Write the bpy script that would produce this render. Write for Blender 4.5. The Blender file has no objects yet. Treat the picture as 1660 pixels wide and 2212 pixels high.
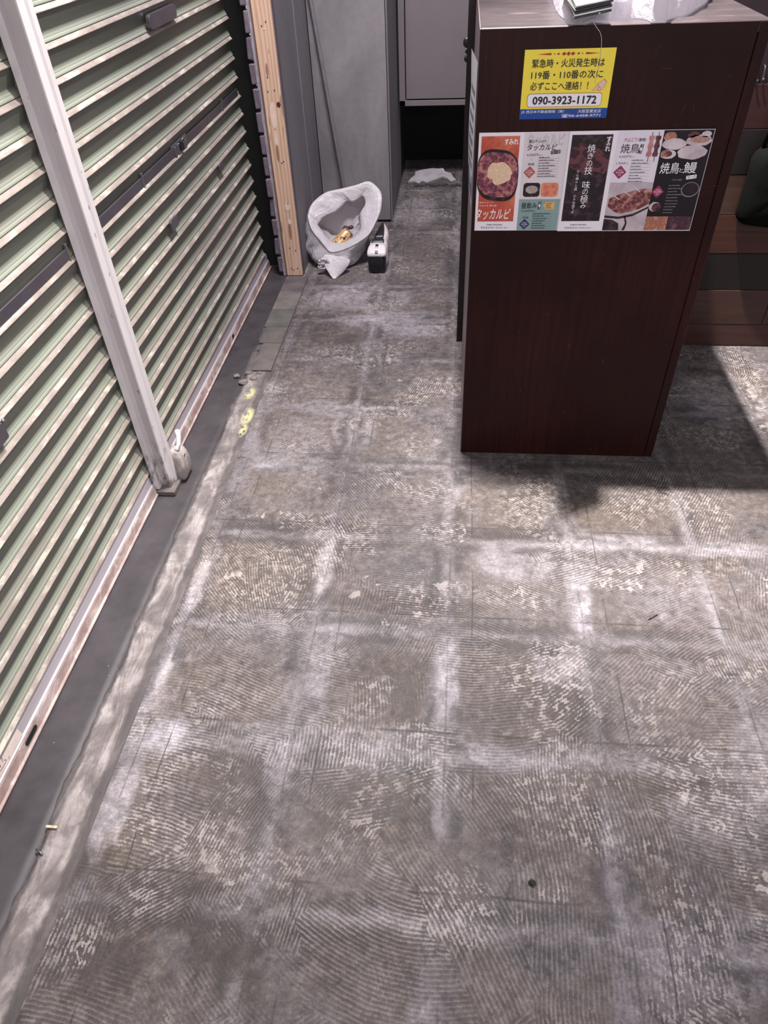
import bpy, bmesh, math, random
import numpy as np
from mathutils import Vector, Matrix, noise as mnoise

# ------------------------------------------------------------------ camera
F_PX, PITCH, ROLL, YAW = 1504.32, 0.74079, -0.0504065, -0.1233308
CAM = Vector((-0.03216, -1.65261, 1.272))
def cam_axes():
    cy, sy = math.cos(YAW), math.sin(YAW)
    r = Vector((cy, -sy, 0)); f0 = Vector((sy, cy, 0)); u = Vector((0, 0, 1))
    cp, sp = math.cos(PITCH), math.sin(PITCH)
    f = f0 * cp - u * sp; up = u * cp + f0 * sp
    cr, sr = math.cos(ROLL), math.sin(ROLL)
    return r * cr + up * sr, up * cr - r * sr, f
CR, CU, CF = cam_axes()
sc = bpy.context.scene
COL = sc.collection
cam = bpy.data.cameras.new('camera'); cam.sensor_fit = 'VERTICAL'; cam.sensor_height = 36.0
cam.lens = F_PX / 2212 * 36.0; cam.clip_start = 0.02
cam_o = bpy.data.objects.new('camera', cam); COL.objects.link(cam_o)
mw = Matrix((CR, CU, -CF)).transposed().to_4x4(); mw.translation = CAM
cam_o.matrix_world = mw
sc.camera = cam_o

def ray(u, v): return CR * ((u - 830) / F_PX) - CU * ((v - 1106) / F_PX) + CF
def at_z(u, v, z=0.0): r = ray(u, v); return CAM + r * ((z - CAM.z) / r.z)
def at_y(u, v, y): r = ray(u, v); return CAM + r * ((y - CAM.y) / r.y)
def at_x(u, v, x): r = ray(u, v); return CAM + r * ((x - CAM.x) / r.x)

# ------------------------------------------------------------------ light
w = bpy.data.worlds.new('world'); sc.world = w; w.use_nodes = True
w.node_tree.nodes['Background'].inputs[0].default_value = (0.95, 0.92, 1.0, 1)
w.node_tree.nodes['Background'].inputs[1].default_value = 0.43
def spot(name, loc, aim, power, size, blend, col, rad):
    l = bpy.data.lights.new(name, 'SPOT'); l.energy = power; l.spot_size = math.radians(size)
    l.spot_blend = blend; l.color = col; l.shadow_soft_size = rad
    o = bpy.data.objects.new(name, l); COL.objects.link(o); o.location = loc
    o.rotation_euler = (Vector(aim) - Vector(loc)).to_track_quat('-Z', 'Y').to_euler()
    return o
spot('ceiling_spot', (0.04, 0.22, 2.6), (1.02, 0.02, 0), 980, 58, 1.0, (1, .95, .90), .03)
spot('ceiling_spot', (-0.02, 0.15, 2.6), (-0.66, -0.50, 0.05), 380, 54, 1.0, (1, .96, .90), .03)
def area(name, loc, aim, power, sx, sy, col):
    l = bpy.data.lights.new(name, 'AREA'); l.energy = power; l.shape = 'RECTANGLE'; l.size = sx; l.size_y = sy; l.color = col
    o = bpy.data.objects.new(name, l); COL.objects.link(o); o.location = loc
    o.rotation_euler = (Vector(aim) - Vector(loc)).to_track_quat('-Z', 'Y').to_euler()
spot('ceiling_spot', (0.5, -1.0, 2.5), (-0.88, -0.75, 0.40), 210, 38, 1.0, (1, .97, .96), .16)
area('soft_area_light', (-0.25, 0.55, 2.75), (-0.28, 1.10, 0.0), 96, .6, .4, (1, .96, 1))
area('soft_area_light', (0.45, -2.7, 1.9), (0.3, 0.0, 0.75), 30, .9, .6, (1, .96, .98))  # added fill low behind the camera to brighten the counter front, no fixture
sc.view_settings.view_transform = 'Standard'; sc.view_settings.look = 'None'
sc.view_settings.gamma = 1.0; sc.view_settings.use_curve_mapping = False
sc.view_settings.exposure = -0.12

# ------------------------------------------------------------------ helpers
def lin(r, g, b):
    f = lambda c: (c / 255 / 12.92) if c <= 10 else ((c / 255 + .055) / 1.055) ** 2.4
    return (f(r), f(g), f(b), 1)
class NT:
    """small node-tree builder"""
    def __init__(s, name):
        s.m = bpy.data.materials.new(name); s.m.use_nodes = True; s.t = s.m.node_tree
        s.b = s.t.nodes['Principled BSDF']; s.out = s.t.nodes['Material Output']
    def n(s, typ, **kw):
        x = s.t.nodes.new(typ)
        for k, v in kw.items(): setattr(x, k, v)
        return x
    def set(s, sock, v):
        if isinstance(v, bpy.types.NodeSocket): s.t.links.new(v, sock)
        elif v is not None: sock.default_value = v
    def math(s, op, a, b=None, c=None, clamp=False):
        x = s.n('ShaderNodeMath', operation=op, use_clamp=clamp); s.set(x.inputs[0], a)
        if b is not None: s.set(x.inputs[1], b)
        if c is not None: s.set(x.inputs[2], c)
        return x.outputs[0]
    def vmath(s, op, a, b=None):
        x = s.n('ShaderNodeVectorMath', operation=op); s.set(x.inputs[0], a)
        if b is not None: s.set(x.inputs[1], b)
        return x.outputs[1] if op in ('LENGTH', 'DISTANCE', 'DOT_PRODUCT') else x.outputs[0]
    def coord(s): return s.n('ShaderNodeTexCoord').outputs['Object']
    def map(s, v, scale=(1, 1, 1), loc=(0, 0, 0), rot=(0, 0, 0)):
        x = s.n('ShaderNodeMapping'); s.set(x.inputs[0], v); x.inputs[1].default_value = loc
        x.inputs[2].default_value = rot; x.inputs[3].default_value = scale; return x.outputs[0]
    def noise(s, v, scale, detail=4, rough=.55, dist=0, col=False):
        x = s.n('ShaderNodeTexNoise'); s.set(x.inputs['Vector'], v); x.inputs['Scale'].default_value = scale
        x.inputs['Detail'].default_value = detail; x.inputs['Roughness'].default_value = rough
        x.inputs['Distortion'].default_value = dist; return x.outputs[1 if col else 0]
    def voro(s, v, scale, feature='F1', rnd=1.0):
        x = s.n('ShaderNodeTexVoronoi', feature=feature); s.set(x.inputs['Vector'], v)
        x.inputs['Scale'].default_value = scale; x.inputs['Randomness'].default_value = rnd; return x
    def ramp(s, f, stops, mode='LINEAR'):
        x = s.n('ShaderNodeValToRGB'); e = x.color_ramp.elements; x.color_ramp.interpolation = mode
        while len(e) < len(stops): e.new(.5)
        for i, (p, c) in enumerate(stops):
            e[i].position = p; e[i].color = c if not isinstance(c, (int, float)) else (c, c, c, 1)
        s.set(x.inputs[0], f); return x.outputs[0]
    def sstep(s, f, a, b):
        x = s.n('ShaderNodeMapRange', interpolation_type='SMOOTHSTEP'); s.set(x.inputs[0], f)
        x.inputs[1].default_value = a; x.inputs[2].default_value = b; return x.outputs[0]
    def mix(s, f, a, b, mode='MIX'):
        x = s.n('ShaderNodeMix', data_type='RGBA', blend_type=mode); s.set(x.inputs[0], f)
        s.set(x.inputs[6], a); s.set(x.inputs[7], b); return x.outputs[2]
    def sep(s, v): return s.n('ShaderNodeSeparateXYZ'), v
    def xyz(s, v):
        x = s.n('ShaderNodeSeparateXYZ'); s.set(x.inputs[0], v); return x.outputs
    def attr(s, name): return s.n('ShaderNodeAttribute', attribute_name=name).outputs['Fac']
    def bump(s, h, strength=.3, dist=.002):
        x = s.n('ShaderNodeBump'); x.inputs['Strength'].default_value = strength; x.inputs['Distance'].default_value = dist
        s.set(x.inputs['Height'], h); s.t.links.new(x.outputs[0], s.b.inputs['Normal'])
    def fin(s, col, rough=.6, metal=0., spec=.5):
        s.set(s.b.inputs['Base Color'], col); s.set(s.b.inputs['Roughness'], rough)
        s.b.inputs['Metallic'].default_value = metal; s.b.inputs['Specular IOR Level'].default_value = spec
        return s.m
MATS = {}
def plain(name, rgb, rough=.6, metal=0., var=.12, scale=30., spec=.5, bump=0., stretch=(1, 1, 1)):
    """painted / plastic / metal surface with slight mottling"""
    if name in MATS: return MATS[name]
    t = NT(name); c = lin(*rgb); v = t.map(t.coord(), stretch)
    f = t.noise(v, scale, 5)
    dk = tuple(x * (1 - var) for x in c[:3]) + (1,); lt = tuple(min(1, x * (1 + var)) for x in c[:3]) + (1,)
    if bump: t.bump(f, bump, .001)
    MATS[name] = t.fin(t.ramp(f, [(.3, dk), (.7, lt)]), rough, metal, spec); return MATS[name]

def origin_of(p):
    v = Vector((0, 0, 0))
    while p is not None: v = v + p.location; p = p.parent
    return v
def link(name, mesh, mat=None, parent=None, loc=None):
    o = bpy.data.objects.new(name, mesh); COL.objects.link(o)
    if mat is not None and not mesh.materials: mesh.materials.append(mat)
    if parent is not None: o.parent = parent
    if loc is not None: o.location = loc
    return o
def raw(name, verts, faces, smooth=False):
    m = bpy.data.meshes.new(name); m.from_pydata([tuple(v) for v in verts], [], faces); m.update()
    if smooth: m.polygons.foreach_set('use_smooth', [True] * len(m.polygons))
    return m
def part(name, verts, faces, mat, parent=None, smooth=False):
    """mesh given in world coordinates"""
    o = origin_of(parent)
    return link(name, raw(name, [Vector(v) - o for v in verts], faces, smooth), mat, parent)
def frombm(name, bm, mat, parent=None, smooth=False):
    o = origin_of(parent)
    bmesh.ops.translate(bm, verts=bm.verts, vec=-o)
    m = bpy.data.meshes.new(name); bm.to_mesh(m); bm.free()
    if smooth: m.polygons.foreach_set('use_smooth', [True] * len(m.polygons))
    return link(name, m, mat, parent)
def bm_box(a, b, bev=0., seg=2, bm=None):
    bm2 = bmesh.new(); bmesh.ops.create_cube(bm2, size=1)
    for v in bm2.verts:
        v.co = Vector([a[i] + (b[i] - a[i]) * (v.co[i] + .5) for i in range(3)])
    if bev: bmesh.ops.bevel(bm2, geom=bm2.edges[:], offset=bev, segments=seg, affect='EDGES', profile=.5)
    if bm is None: return bm2
    t = bpy.data.meshes.new('t'); bm2.to_mesh(t); bm2.free(); bm.from_mesh(t); bpy.data.meshes.remove(t); return bm
def box(name, a, b, mat, parent=None, bev=0., seg=2): return frombm(name, bm_box(a, b, bev, seg), mat, parent)
def tube_bm(pts, rad, n=10, bm=None, caps=True):
    bm = bm or bmesh.new(); pts = [Vector(p) for p in pts]; rings = []
    for i, p in enumerate(pts):
        d = (pts[min(i + 1, len(pts) - 1)] - pts[max(i - 1, 0)]).normalized()
        a = d.orthogonal().normalized(); 
        if rings and False: pass
        ref = Vector((0.13, 0.31, 0.94)); 
        if abs(d.dot(ref)) > .95: ref = Vector((1, 0, 0))
        a = d.cross(ref).normalized(); b = d.cross(a)
        r = rad[i] if isinstance(rad, (list, tuple)) else rad
        rings.append([bm.verts.new(p + (a * math.cos(k * 2 * math.pi / n) + b * math.sin(k * 2 * math.pi / n)) * r) for k in range(n)])
    for r0, r1 in zip(rings, rings[1:]):
        for k in range(n): bm.faces.new((r0[k], r0[(k + 1) % n], r1[(k + 1) % n], r1[k]))
    if caps: bm.faces.new(rings[0][::-1]); bm.faces.new(rings[-1])
    bmesh.ops.recalc_face_normals(bm, faces=bm.faces[:]); return bm
def tube(name, pts, rad, mat, parent=None, n=10): return frombm(name, tube_bm(pts, rad, n), mat, parent, True)
def prism(name, poly, axis, a, b, mat, parent=None, bev=0.):
    """poly: 2-D outline in the plane normal to axis (0,1,2), extruded from a to b"""
    ix = [(1, 2), (0, 2), (0, 1)][axis]; bm = bmesh.new(); rs = []
    for t in (a, b):
        r = []
        for p in poly:
            c = [0, 0, 0]; c[axis] = t; c[ix[0]], c[ix[1]] = p; r.append(bm.verts.new(c))
        rs.append(r)
    n = len(poly); bm.faces.new(rs[0]); bm.faces.new(rs[1][::-1])
    for k in range(n): bm.faces.new((rs[0][k], rs[1][k], rs[1][(k + 1) % n], rs[0][(k + 1) % n]))
    bmesh.ops.recalc_face_normals(bm, faces=bm.faces[:])
    if bev: bmesh.ops.bevel(bm, geom=bm.edges[:], offset=bev, segments=2, affect='EDGES', profile=.5)
    return frombm(name, bm, mat, parent)
def loft(rings, close=True, cap0=False, cap1=False):
    verts = [v for r in rings for v in r]; n = len(rings[0]); faces = []
    for i in range(len(rings) - 1):
        for k in range(n if close else n - 1):
            k2 = (k + 1) % n; faces.append((i * n + k, i * n + k2, (i + 1) * n + k2, (i + 1) * n + k))
    if cap0: faces.append(tuple(range(n))[::-1])
    if cap1: faces.append(tuple(range((len(rings) - 1) * n, len(rings) * n)))
    return verts, faces
def tag(o, label=None, cat=None, group=None, kind=None):
    if label: o['label'] = label
    if cat: o['category'] = cat
    if group: o['group'] = group
    if kind: o['kind'] = kind
    return o
def thing(name, label, cat, loc, group=None):
    o = bpy.data.objects.new(name, None); COL.objects.link(o); o.location = loc; o.empty_display_size = .05
    return tag(o, label, cat, group)
def struct(o, label=None): return tag(o, label, kind='structure')

# ------------------------------------------------------------------ floor
def floor_mat():
    t = NT('worn_floor'); P = t.coord(); X, Y, Z = t.xyz(P)
    wob = t.math('MULTIPLY_ADD', t.noise(P, 9, 3), .030, -.015)
    wob2 = t.math('MULTIPLY_ADD', t.noise(t.map(P, loc=(3, 7, 0)), 9, 3), .030, -.015)
    def jd(c, off, per, wb):
        a = t.math('DIVIDE', t.math('ADD', t.math('SUBTRACT', c, off), wb), per)
        a = t.math('SUBTRACT', t.math('FRACT', t.math('ADD', a, 100.5)), .5)
        return t.math('MULTIPLY', t.math('ABSOLUTE', a), per)
    thin = t.math('MULTIPLY_ADD', t.noise(P, 5, 4), .012, -.006)
    dx, dy = jd(X, .033, .3055, thin), jd(Y, -.323, .2985, thin)
    bx, by = jd(X, -.030, .3055, wob), jd(Y, -.375, .2985, wob2)
    dx2 = jd(X, -.022, .3055, thin)
    line = t.math('MAXIMUM', t.sstep(dx, .0024, .0006), t.math('MAXIMUM', t.sstep(dy, .0032, .001), t.math('MULTIPLY', t.sstep(dx2, .003, .001), .6)))
    line = t.math('MULTIPLY', line, t.sstep(t.noise(P, 6.5, 6), .42, .58))
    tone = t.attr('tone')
    n1 = t.noise(P, 4.2, 6, .6, .5); n2 = t.noise(t.map(P, loc=(9, 2, 0)), 15, 9, .70, .4); n3 = t.noise(t.map(P, loc=(2, 6, 0)), 48, 7, .72, .3)
    fine = t.noise(P, 230, 3)
    # trowel combing: every sweep of the notched trowel is an arc about its own far centre
    wp = t.vmath('ADD', P, t.vmath('MULTIPLY', t.vmath('SUBTRACT', t.noise(P, 3.2, 3, col=True), (.5, .5, .5)), (.30, .30, 0)))
    vo = t.voro(wp, 3.9, rnd=1.0); vf = vo.outputs['Position']; vc = t.vmath('SUBTRACT', vo.outputs['Color'], (.5, .5, .5)); cxx, cyy, czz = t.xyz(vc)
    nrm = t.vmath('NORMALIZE', t.vmath('MULTIPLY', vc, (.75, 1, 0)))
    far = t.math('MULTIPLY_ADD', t.math('ADD', czz, .5), 1.1, .28)
    sc_v = t.n('ShaderNodeVectorMath', operation='SCALE'); t.set(sc_v.inputs[0], nrm); t.set(sc_v.inputs['Scale'], far)
    cen = t.vmath('ADD', vf, sc_v.outputs[0])
    rad = t.vmath('LENGTH', t.vmath('MULTIPLY', t.vmath('SUBTRACT', P, cen), (1, 1, 0)))
    rad = t.math('ADD', rad, t.math('MULTIPLY', t.noise(P, 7, 5), .022))
    frq = t.math('MULTIPLY_ADD', cxx, 180, 2 * math.pi / .0070)
    arc = t.math('SINE', t.math('MULTIPLY', rad, frq))
    n4 = t.noise(t.map(P, loc=(8, 3, 0)), 120, 5, .7); arn = t.math('ADD', arc, t.math('ADD', t.math('MULTIPLY_ADD', n3, 3.4, -1.7), t.math('MULTIPLY_ADD', n4, 2.6, -1.3)))
    am = t.math('MULTIPLY', t.sstep(t.noise(t.map(P, loc=(5, 5, 0)), 5.0, 7, .68), .40, .60), t.math('ADD', t.attr('comb'), .55, clamp=True))
    groove = t.math('MULTIPLY', t.sstep(arn, -.05, -.75), am); ridge = t.math('MULTIPLY', t.sstep(arn, .15, .9), am)
    # brown glue film left inside each tile footprint, pale mortar between
    wob3 = t.math('MULTIPLY_ADD', n2, .064, -.032); wob4 = t.math('MULTIPLY_ADD', n3, .018, -.009)
    cell = t.math('ADD', t.math('MINIMUM', t.math('MULTIPLY', bx, 1.0), t.math('MULTIPLY', by, 1.0)), t.math('ADD', wob3, wob4))
    lowf = t.noise(t.map(P, loc=(11, 5, 0)), 2.3, 3)
    film = t.math('MULTIPLY', t.sstep(t.math('ADD', cell, t.math('MULTIPLY_ADD', lowf, .24, -.115)), .016, .042), t.sstep(t.math('ADD', n1, t.math('MULTIPLY_ADD', tone, -.9, t.math('MULTIPLY_ADD', n2, .7, -.35))), .36, .54))
    edge = t.math('MULTIPLY', t.math('MULTIPLY', t.sstep(cell, .004, .022), t.sstep(cell, .052, .026)), t.sstep(t.noise(t.map(P, loc=(3, 12, 0)), 6.5, 5, .65), .42, .57))
    vein = t.math('MULTIPLY', t.sstep(t.math('ABSOLUTE', t.math('SUBTRACT', t.noise(t.map(P, loc=(14, 2, 0)), 7, 8, .62, .6), .5)), .020, .004), t.sstep(t.noise(t.map(P, loc=(1, 9, 0)), 4, 3), .46, .60))
    soot = t.sstep(t.math('ADD', t.math('SUBTRACT', t.math('MULTIPLY_ADD', n1, -.6, t.math('MULTIPLY', n2, 1.1)), t.math('MULTIPLY', tone, .6)), 0), .26, .44)
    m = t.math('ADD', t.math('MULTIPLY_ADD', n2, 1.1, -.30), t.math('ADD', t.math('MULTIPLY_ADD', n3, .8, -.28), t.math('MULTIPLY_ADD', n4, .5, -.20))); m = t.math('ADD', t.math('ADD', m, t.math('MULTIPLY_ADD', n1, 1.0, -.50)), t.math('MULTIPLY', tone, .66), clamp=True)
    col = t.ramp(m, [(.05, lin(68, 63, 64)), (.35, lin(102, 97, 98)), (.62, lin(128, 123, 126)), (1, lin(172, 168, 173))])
    brown = t.ramp(n3, [(.30, lin(70, 62, 58)), (.52, lin(90, 81, 76)), (.74, lin(120, 110, 104))])
    col = t.mix(t.math('MULTIPLY', film, .70), col, brown)
    col = t.mix(t.math('MULTIPLY', soot, .55), col, lin(70, 65, 66)); col = t.mix(t.math('MULTIPLY', edge, .68), col, lin(66, 61, 61)); col = t.mix(t.math('MULTIPLY', vein, .40), col, lin(62, 57, 57))
    col = t.mix(t.math('MULTIPLY', ridge, .34), col, lin(160, 154, 156)); col = t.mix(t.math('MULTIPLY', groove, .38), col, lin(70, 64, 64))
    warm = t.math('ADD', t.attr('warm'), t.math('MULTIPLY_ADD', t.noise(P, 2.6, 3), 1.0, -.46), clamp=True)
    col = t.mix(warm, col, (1.0, .93, .80, 1), 'MULTIPLY')
    fz = t.math('ADD', t.noise(t.map(P, loc=(2, 8, 0)), 5.2, 4), t.attr('flake'))
    fl = t.math('MULTIPLY', t.sstep(t.math('ADD', t.noise(P, 60, 8, .72, .6), t.math('ADD', t.math('MULTIPLY', arc, .05), t.math('MULTIPLY_ADD', n4, .2, -.1))), .52, .57), t.sstep(fz, .46, .64))
    col = t.mix(t.math('MULTIPLY', fl, .50), col, lin(172, 165, 161))
    big = t.math('MULTIPLY', t.sstep(t.noise(t.map(P, loc=(6, 3, 0)), 22, 9, .66, .4), .60, .62), t.sstep(t.math('ADD', t.noise(t.map(P, loc=(4, 4, 0)), 3, 3), t.math('MULTIPLY', t.attr('flake'), 2)), .56, .70))
    col = t.mix(t.math('MULTIPLY', big, .55), col, lin(176, 169, 165))
    spk = t.sstep(t.voro(P, 60).outputs['Distance'], .10, .06)
    spk = t.math('MULTIPLY', spk, t.sstep(t.noise(P, 20, 2), .58, .62))
    col = t.mix(t.math('MULTIPLY', spk, .6), col, lin(62, 56, 54))
    col = t.mix(t.math('MULTIPLY', line, .66), col, lin(64, 60, 60))
    h = t.math('ADD', t.math('ADD', t.math('MULTIPLY', arc, t.math('MULTIPLY', am, .4)), t.math('MULTIPLY', n3, .7)), t.math('ADD', t.math('MULTIPLY', fine, .3), t.math('MULTIPLY', line, -.8)))
    t.bump(h, .35, .002)
    col = t.mix(.35, col, t.ramp(fine, [(.3, .30), (.7, .72)]), 'OVERLAY')
    gm = t.n('ShaderNodeGamma'); t.set(gm.inputs[0], col); gm.inputs[1].default_value = 1.20
    col = t.mix(1.0, gm.outputs[0], (1.40, 1.385, 1.40, 1), 'MULTIPLY')
    return t.fin(col, t.math('MULTIPLY_ADD', n2, -.25, .74), spec=.3)
def build_floor():
    x0, x1, y0, y1, st = -.664, 1.9, -2.3, 2.95, .0125
    nx = int((x1 - x0) / st) + 1; ny = int((y1 - y0) / st) + 1
    xs = np.linspace(x0, x1, nx); ys = np.linspace(y0, y1, ny); Xg, Yg = np.meshgrid(xs, ys)
    co = np.stack([Xg, Yg, np.zeros_like(Xg)], -1).reshape(-1, 3)
    idx = np.arange(nx * ny).reshape(ny, nx)
    fa = np.stack([idx[:-1, :-1], idx[:-1, 1:], idx[1:, 1:], idx[1:, :-1]], -1).reshape(-1, 4)
    m = bpy.data.meshes.new('floor'); m.vertices.add(len(co)); m.vertices.foreach_set('co', co.ravel())
    m.loops.add(fa.size); m.loops.foreach_set('vertex_index', fa.ravel().astype(np.int32))
    m.polygons.add(len(fa)); m.polygons.foreach_set('loop_start', np.arange(0, fa.size, 4, dtype=np.int32))
    m.update(calc_edges=True)
    A = {k: np.zeros(nx * ny) for k in ('tone', 'comb', 'warm', 'flake', 'yellow')}
    # stains, glue films and worn patches of the old tile bed: (x, y, half-width, half-depth, amount)
    def blob(k, u, v, ru, rv, amt, pw=2.0):
        c = at_z(u, v); rx = abs(at_z(u + ru, v).x - c.x); ry = abs(at_z(u, v + rv).y - at_z(u, v - rv).y) / 2
        d = (np.abs((co[:, 0] - c.x) / rx) ** 3 + np.abs((co[:, 1] - c.y) / ry) ** 3)
        A[k] += amt * np.clip(1.35 - d, 0, 1)
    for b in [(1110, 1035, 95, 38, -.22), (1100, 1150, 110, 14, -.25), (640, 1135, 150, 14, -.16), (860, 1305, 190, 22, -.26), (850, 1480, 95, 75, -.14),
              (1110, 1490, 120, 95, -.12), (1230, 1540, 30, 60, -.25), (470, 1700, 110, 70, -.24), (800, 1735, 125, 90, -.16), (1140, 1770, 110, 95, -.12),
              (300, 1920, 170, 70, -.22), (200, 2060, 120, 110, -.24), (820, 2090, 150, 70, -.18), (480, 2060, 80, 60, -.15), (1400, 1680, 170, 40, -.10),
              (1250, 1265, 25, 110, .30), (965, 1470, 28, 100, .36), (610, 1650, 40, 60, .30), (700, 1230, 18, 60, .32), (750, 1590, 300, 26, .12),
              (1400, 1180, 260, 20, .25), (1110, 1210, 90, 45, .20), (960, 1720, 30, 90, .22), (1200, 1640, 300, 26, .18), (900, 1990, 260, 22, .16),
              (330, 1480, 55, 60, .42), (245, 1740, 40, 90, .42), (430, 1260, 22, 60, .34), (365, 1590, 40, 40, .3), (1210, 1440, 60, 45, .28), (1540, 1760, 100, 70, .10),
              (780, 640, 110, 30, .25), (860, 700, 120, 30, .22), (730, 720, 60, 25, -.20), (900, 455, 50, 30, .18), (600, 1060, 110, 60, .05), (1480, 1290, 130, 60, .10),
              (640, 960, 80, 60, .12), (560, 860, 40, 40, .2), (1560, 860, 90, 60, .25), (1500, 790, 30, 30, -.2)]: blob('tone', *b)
    for b in [(560, 1230, 150, 80, .5), (500, 1480, 130, 70, .4), (620, 1070, 110, 50, .45), (360, 1490, 25, 70, .5), (820, 1480, 100, 60, .25), (1300, 1110, 100, 30, .45),
              (1600, 850, 70, 70, .35), (270, 1830, 60, 60, .5), (430, 1180, 30, 90, .3)]: blob('warm', *b)
    for b in [(1200, 1430, 60, 45, .16), (1240, 1510, 40, 50, .12), (560, 1230, 120, 60, .10), (1290, 1790, 26, 50, .16), (1195, 1935, 30, 20, .2), (1540, 1750, 90, 60, .10), (1640, 1900, 40, 120, .12),
              (1330, 1250, 60, 30, .10), (820, 1478, 50, 14, .14), (500, 1480, 110, 60, .06), (600, 1120, 80, 20, .12), (960, 1150, 60, 25, .1), (1650, 850, 60, 90, .10), (930, 440, 60, 40, .08), (185, 2050, 16, 40, .2)]: blob('flake', *b)
    for b in [(540, 1980, 250, 50, .45), (900, 1990, 160, 50, .4), (980, 1440, 110, 90, .35), (620, 1620, 260, 40, .4), (500, 1480, 110, 60, .3), (1230, 1230, 40, 110, .4), (350, 1740, 90, 60, .4), (1290, 1050, 50, 40, .4)]: blob('comb', *b)
    for k, a in A.items():
        at = m.attributes.new(k, 'FLOAT', 'POINT'); at.data.foreach_set('value', a.astype(np.float32))
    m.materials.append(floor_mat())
    o = bpy.data.objects.new('floor', m); COL.objects.link(o)
    return struct(o, 'bare grey concrete floor with tile ghost lines and trowel arcs')
floor_o = build_floor()

def cement_mat():
    t = NT('rough_cement'); P = t.coord(); n = t.noise(P, 11, 9, .68, .3); n2 = t.noise(t.map(P, (1.6, .5, 1), loc=(4, 1, 0)), 14, 7, .7, .8)
    col = t.ramp(t.math('MULTIPLY_ADD', n, .7, t.math('MULTIPLY_ADD', n2, .9, -.30)), [(.25, lin(78, 72, 71)), (.48, lin(116, 108, 107)), (.60, lin(152, 143, 141)), (.80, lin(190, 182, 180))])
    X, Y, Z = t.xyz(P); e = t.math('ADD', X, t.math('MULTIPLY_ADD', t.noise(P, 14, 5), .024, -.012))
    col = t.mix(t.math('MULTIPLY', t.sstep(e, -.690, -.680), .75), col, lin(74, 68, 69))
    col = t.mix(t.math('MULTIPLY', t.sstep(e, -.734, -.742), .7), col, lin(62, 57, 59))
    y = t.attr('yellow'); col = t.mix(t.math('MULTIPLY', y, t.sstep(t.noise(P, 38, 5), .44, .48)), col, lin(182, 177, 134))
    t.bump(t.math('ADD', n2, t.math('MULTIPLY', t.noise(P, 160, 3), .3)), .6, .004)
    return t.fin(col, .8, spec=.3)
def steel_strip_mat():
    t = NT('dark_threshold'); P = t.coord(); n = t.noise(P, 9, 8, .6); s = t.sstep(t.voro(P, 55).outputs['Distance'], .07, .04)
    s = t.math('MULTIPLY', s, t.sstep(t.noise(P, 13, 2), .55, .6))
    col = t.ramp(n, [(.3, lin(50, 46, 49)), (.7, lin(72, 67, 70))]); col = t.mix(s, col, lin(170, 165, 165))
    t.bump(t.noise(P, 90, 4), .25, .001); return t.fin(col, .55, spec=.4)
def strip_mesh(name, xl, xr, y0, y1, z, mat, jag=0., seed=1, nx=8, ny=300, thick=.02, attrs=None):
    rnd = random.Random(seed); verts = []; faces = []
    for j in range(ny + 1):
        y = y0 + (y1 - y0) * j / ny
        jl = jag * (mnoise.noise(Vector((seed, y * 7, 0))) + .5 * mnoise.noise(Vector((seed, y * 30, 3))))
        for i in range(nx + 1):
            f = i / nx; x = (xl(y) if callable(xl) else xl) * (1 - f) + (xr(y) if callable(xr) else xr) * f + jl * (1 - f)
            zz = z + .0018 * mnoise.noise(Vector((x * 18, y * 18, seed))) + .0012 * mnoise.noise(Vector((x * 60, y * 60, seed)))
            verts.append((x, y, zz))
    for j in range(ny):
        for i in range(nx):
            a = j * (nx + 1) + i; faces.append((a, a + 1, a + nx + 2, a + nx + 1))
    # skirts
    b = len(verts); n = nx + 1
    left = [j * n for j in range(ny + 1)]; right = [j * n + nx for j in range(ny + 1)]
    for k in left: verts.append((verts[k][0], verts[k][1], verts[k][2] - thick))
    for k in right: verts.append((verts[k][0], verts[k][1], verts[k][2] - thick))
    for j in range(ny):
        faces.append((left[j], left[j + 1], b + j + 1, b + j)); faces.append((right[j + 1], right[j], b + ny + 1 + j, b + ny + 2 + j))
    m = raw(name, verts, faces, True)
    if attrs:
        a = m.attributes.new('yellow', 'FLOAT', 'POINT')
        a.data.foreach_set('value', [max([max(0, min(1, 1.4 - ((v[0] - c[0]) / c[2]) ** 2 - ((v[1] - c[1]) / c[3]) ** 2)) for c in attrs]) for v in verts])
    return link(name, m, mat)
MCEM, MDST = cement_mat(), steel_strip_mat()
struct(strip_mesh('trim_1', -.95, -.742, -2.3, 1.5, -.004, MDST, seed=2), 'dark smooth threshold strip along the shutters')
struct(strip_mesh('trim_2', -.748, -.664, -2.3, .43, .001, MCEM, jag=.012, seed=5, nx=10, ny=420,
                  attrs=[(-.708, .294, .016, .035), (-.684, .16, .018, .045), (-.680, .085, .010, .035)]), 'rough pale cement band with yellow paint marks beside the threshold')
t3 = struct(strip_mesh('trim_3', -.764, -.664, .40, 1.9, -.003, MCEM, seed=8, ny=120), 'border of small grey tiles near the wooden stud')
rnd = random.Random(3)
for i, (a, b) in enumerate([(1.064, 1.215), (.901, 1.064), (.756, .901), (.631, .756), (.437, .631)]):
    c = [(88, 80, 82), (104, 98, 95), (90, 88, 84), (96, 90, 86), (98, 91, 89)][i]
    mt = plain('border_tile_%d' % i, c, .65, var=.3, scale=14, bump=.3)
    lx = -.760 if i < 3 else (-.752 if i == 3 else -.735)
    bm = bm_box((lx, a + .0015, -.012), (-.666, b - .0015, .0035 + .001 * rnd.random()), .0012, 1)
    frombm('border_tile', bm, mt, t3)

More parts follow.
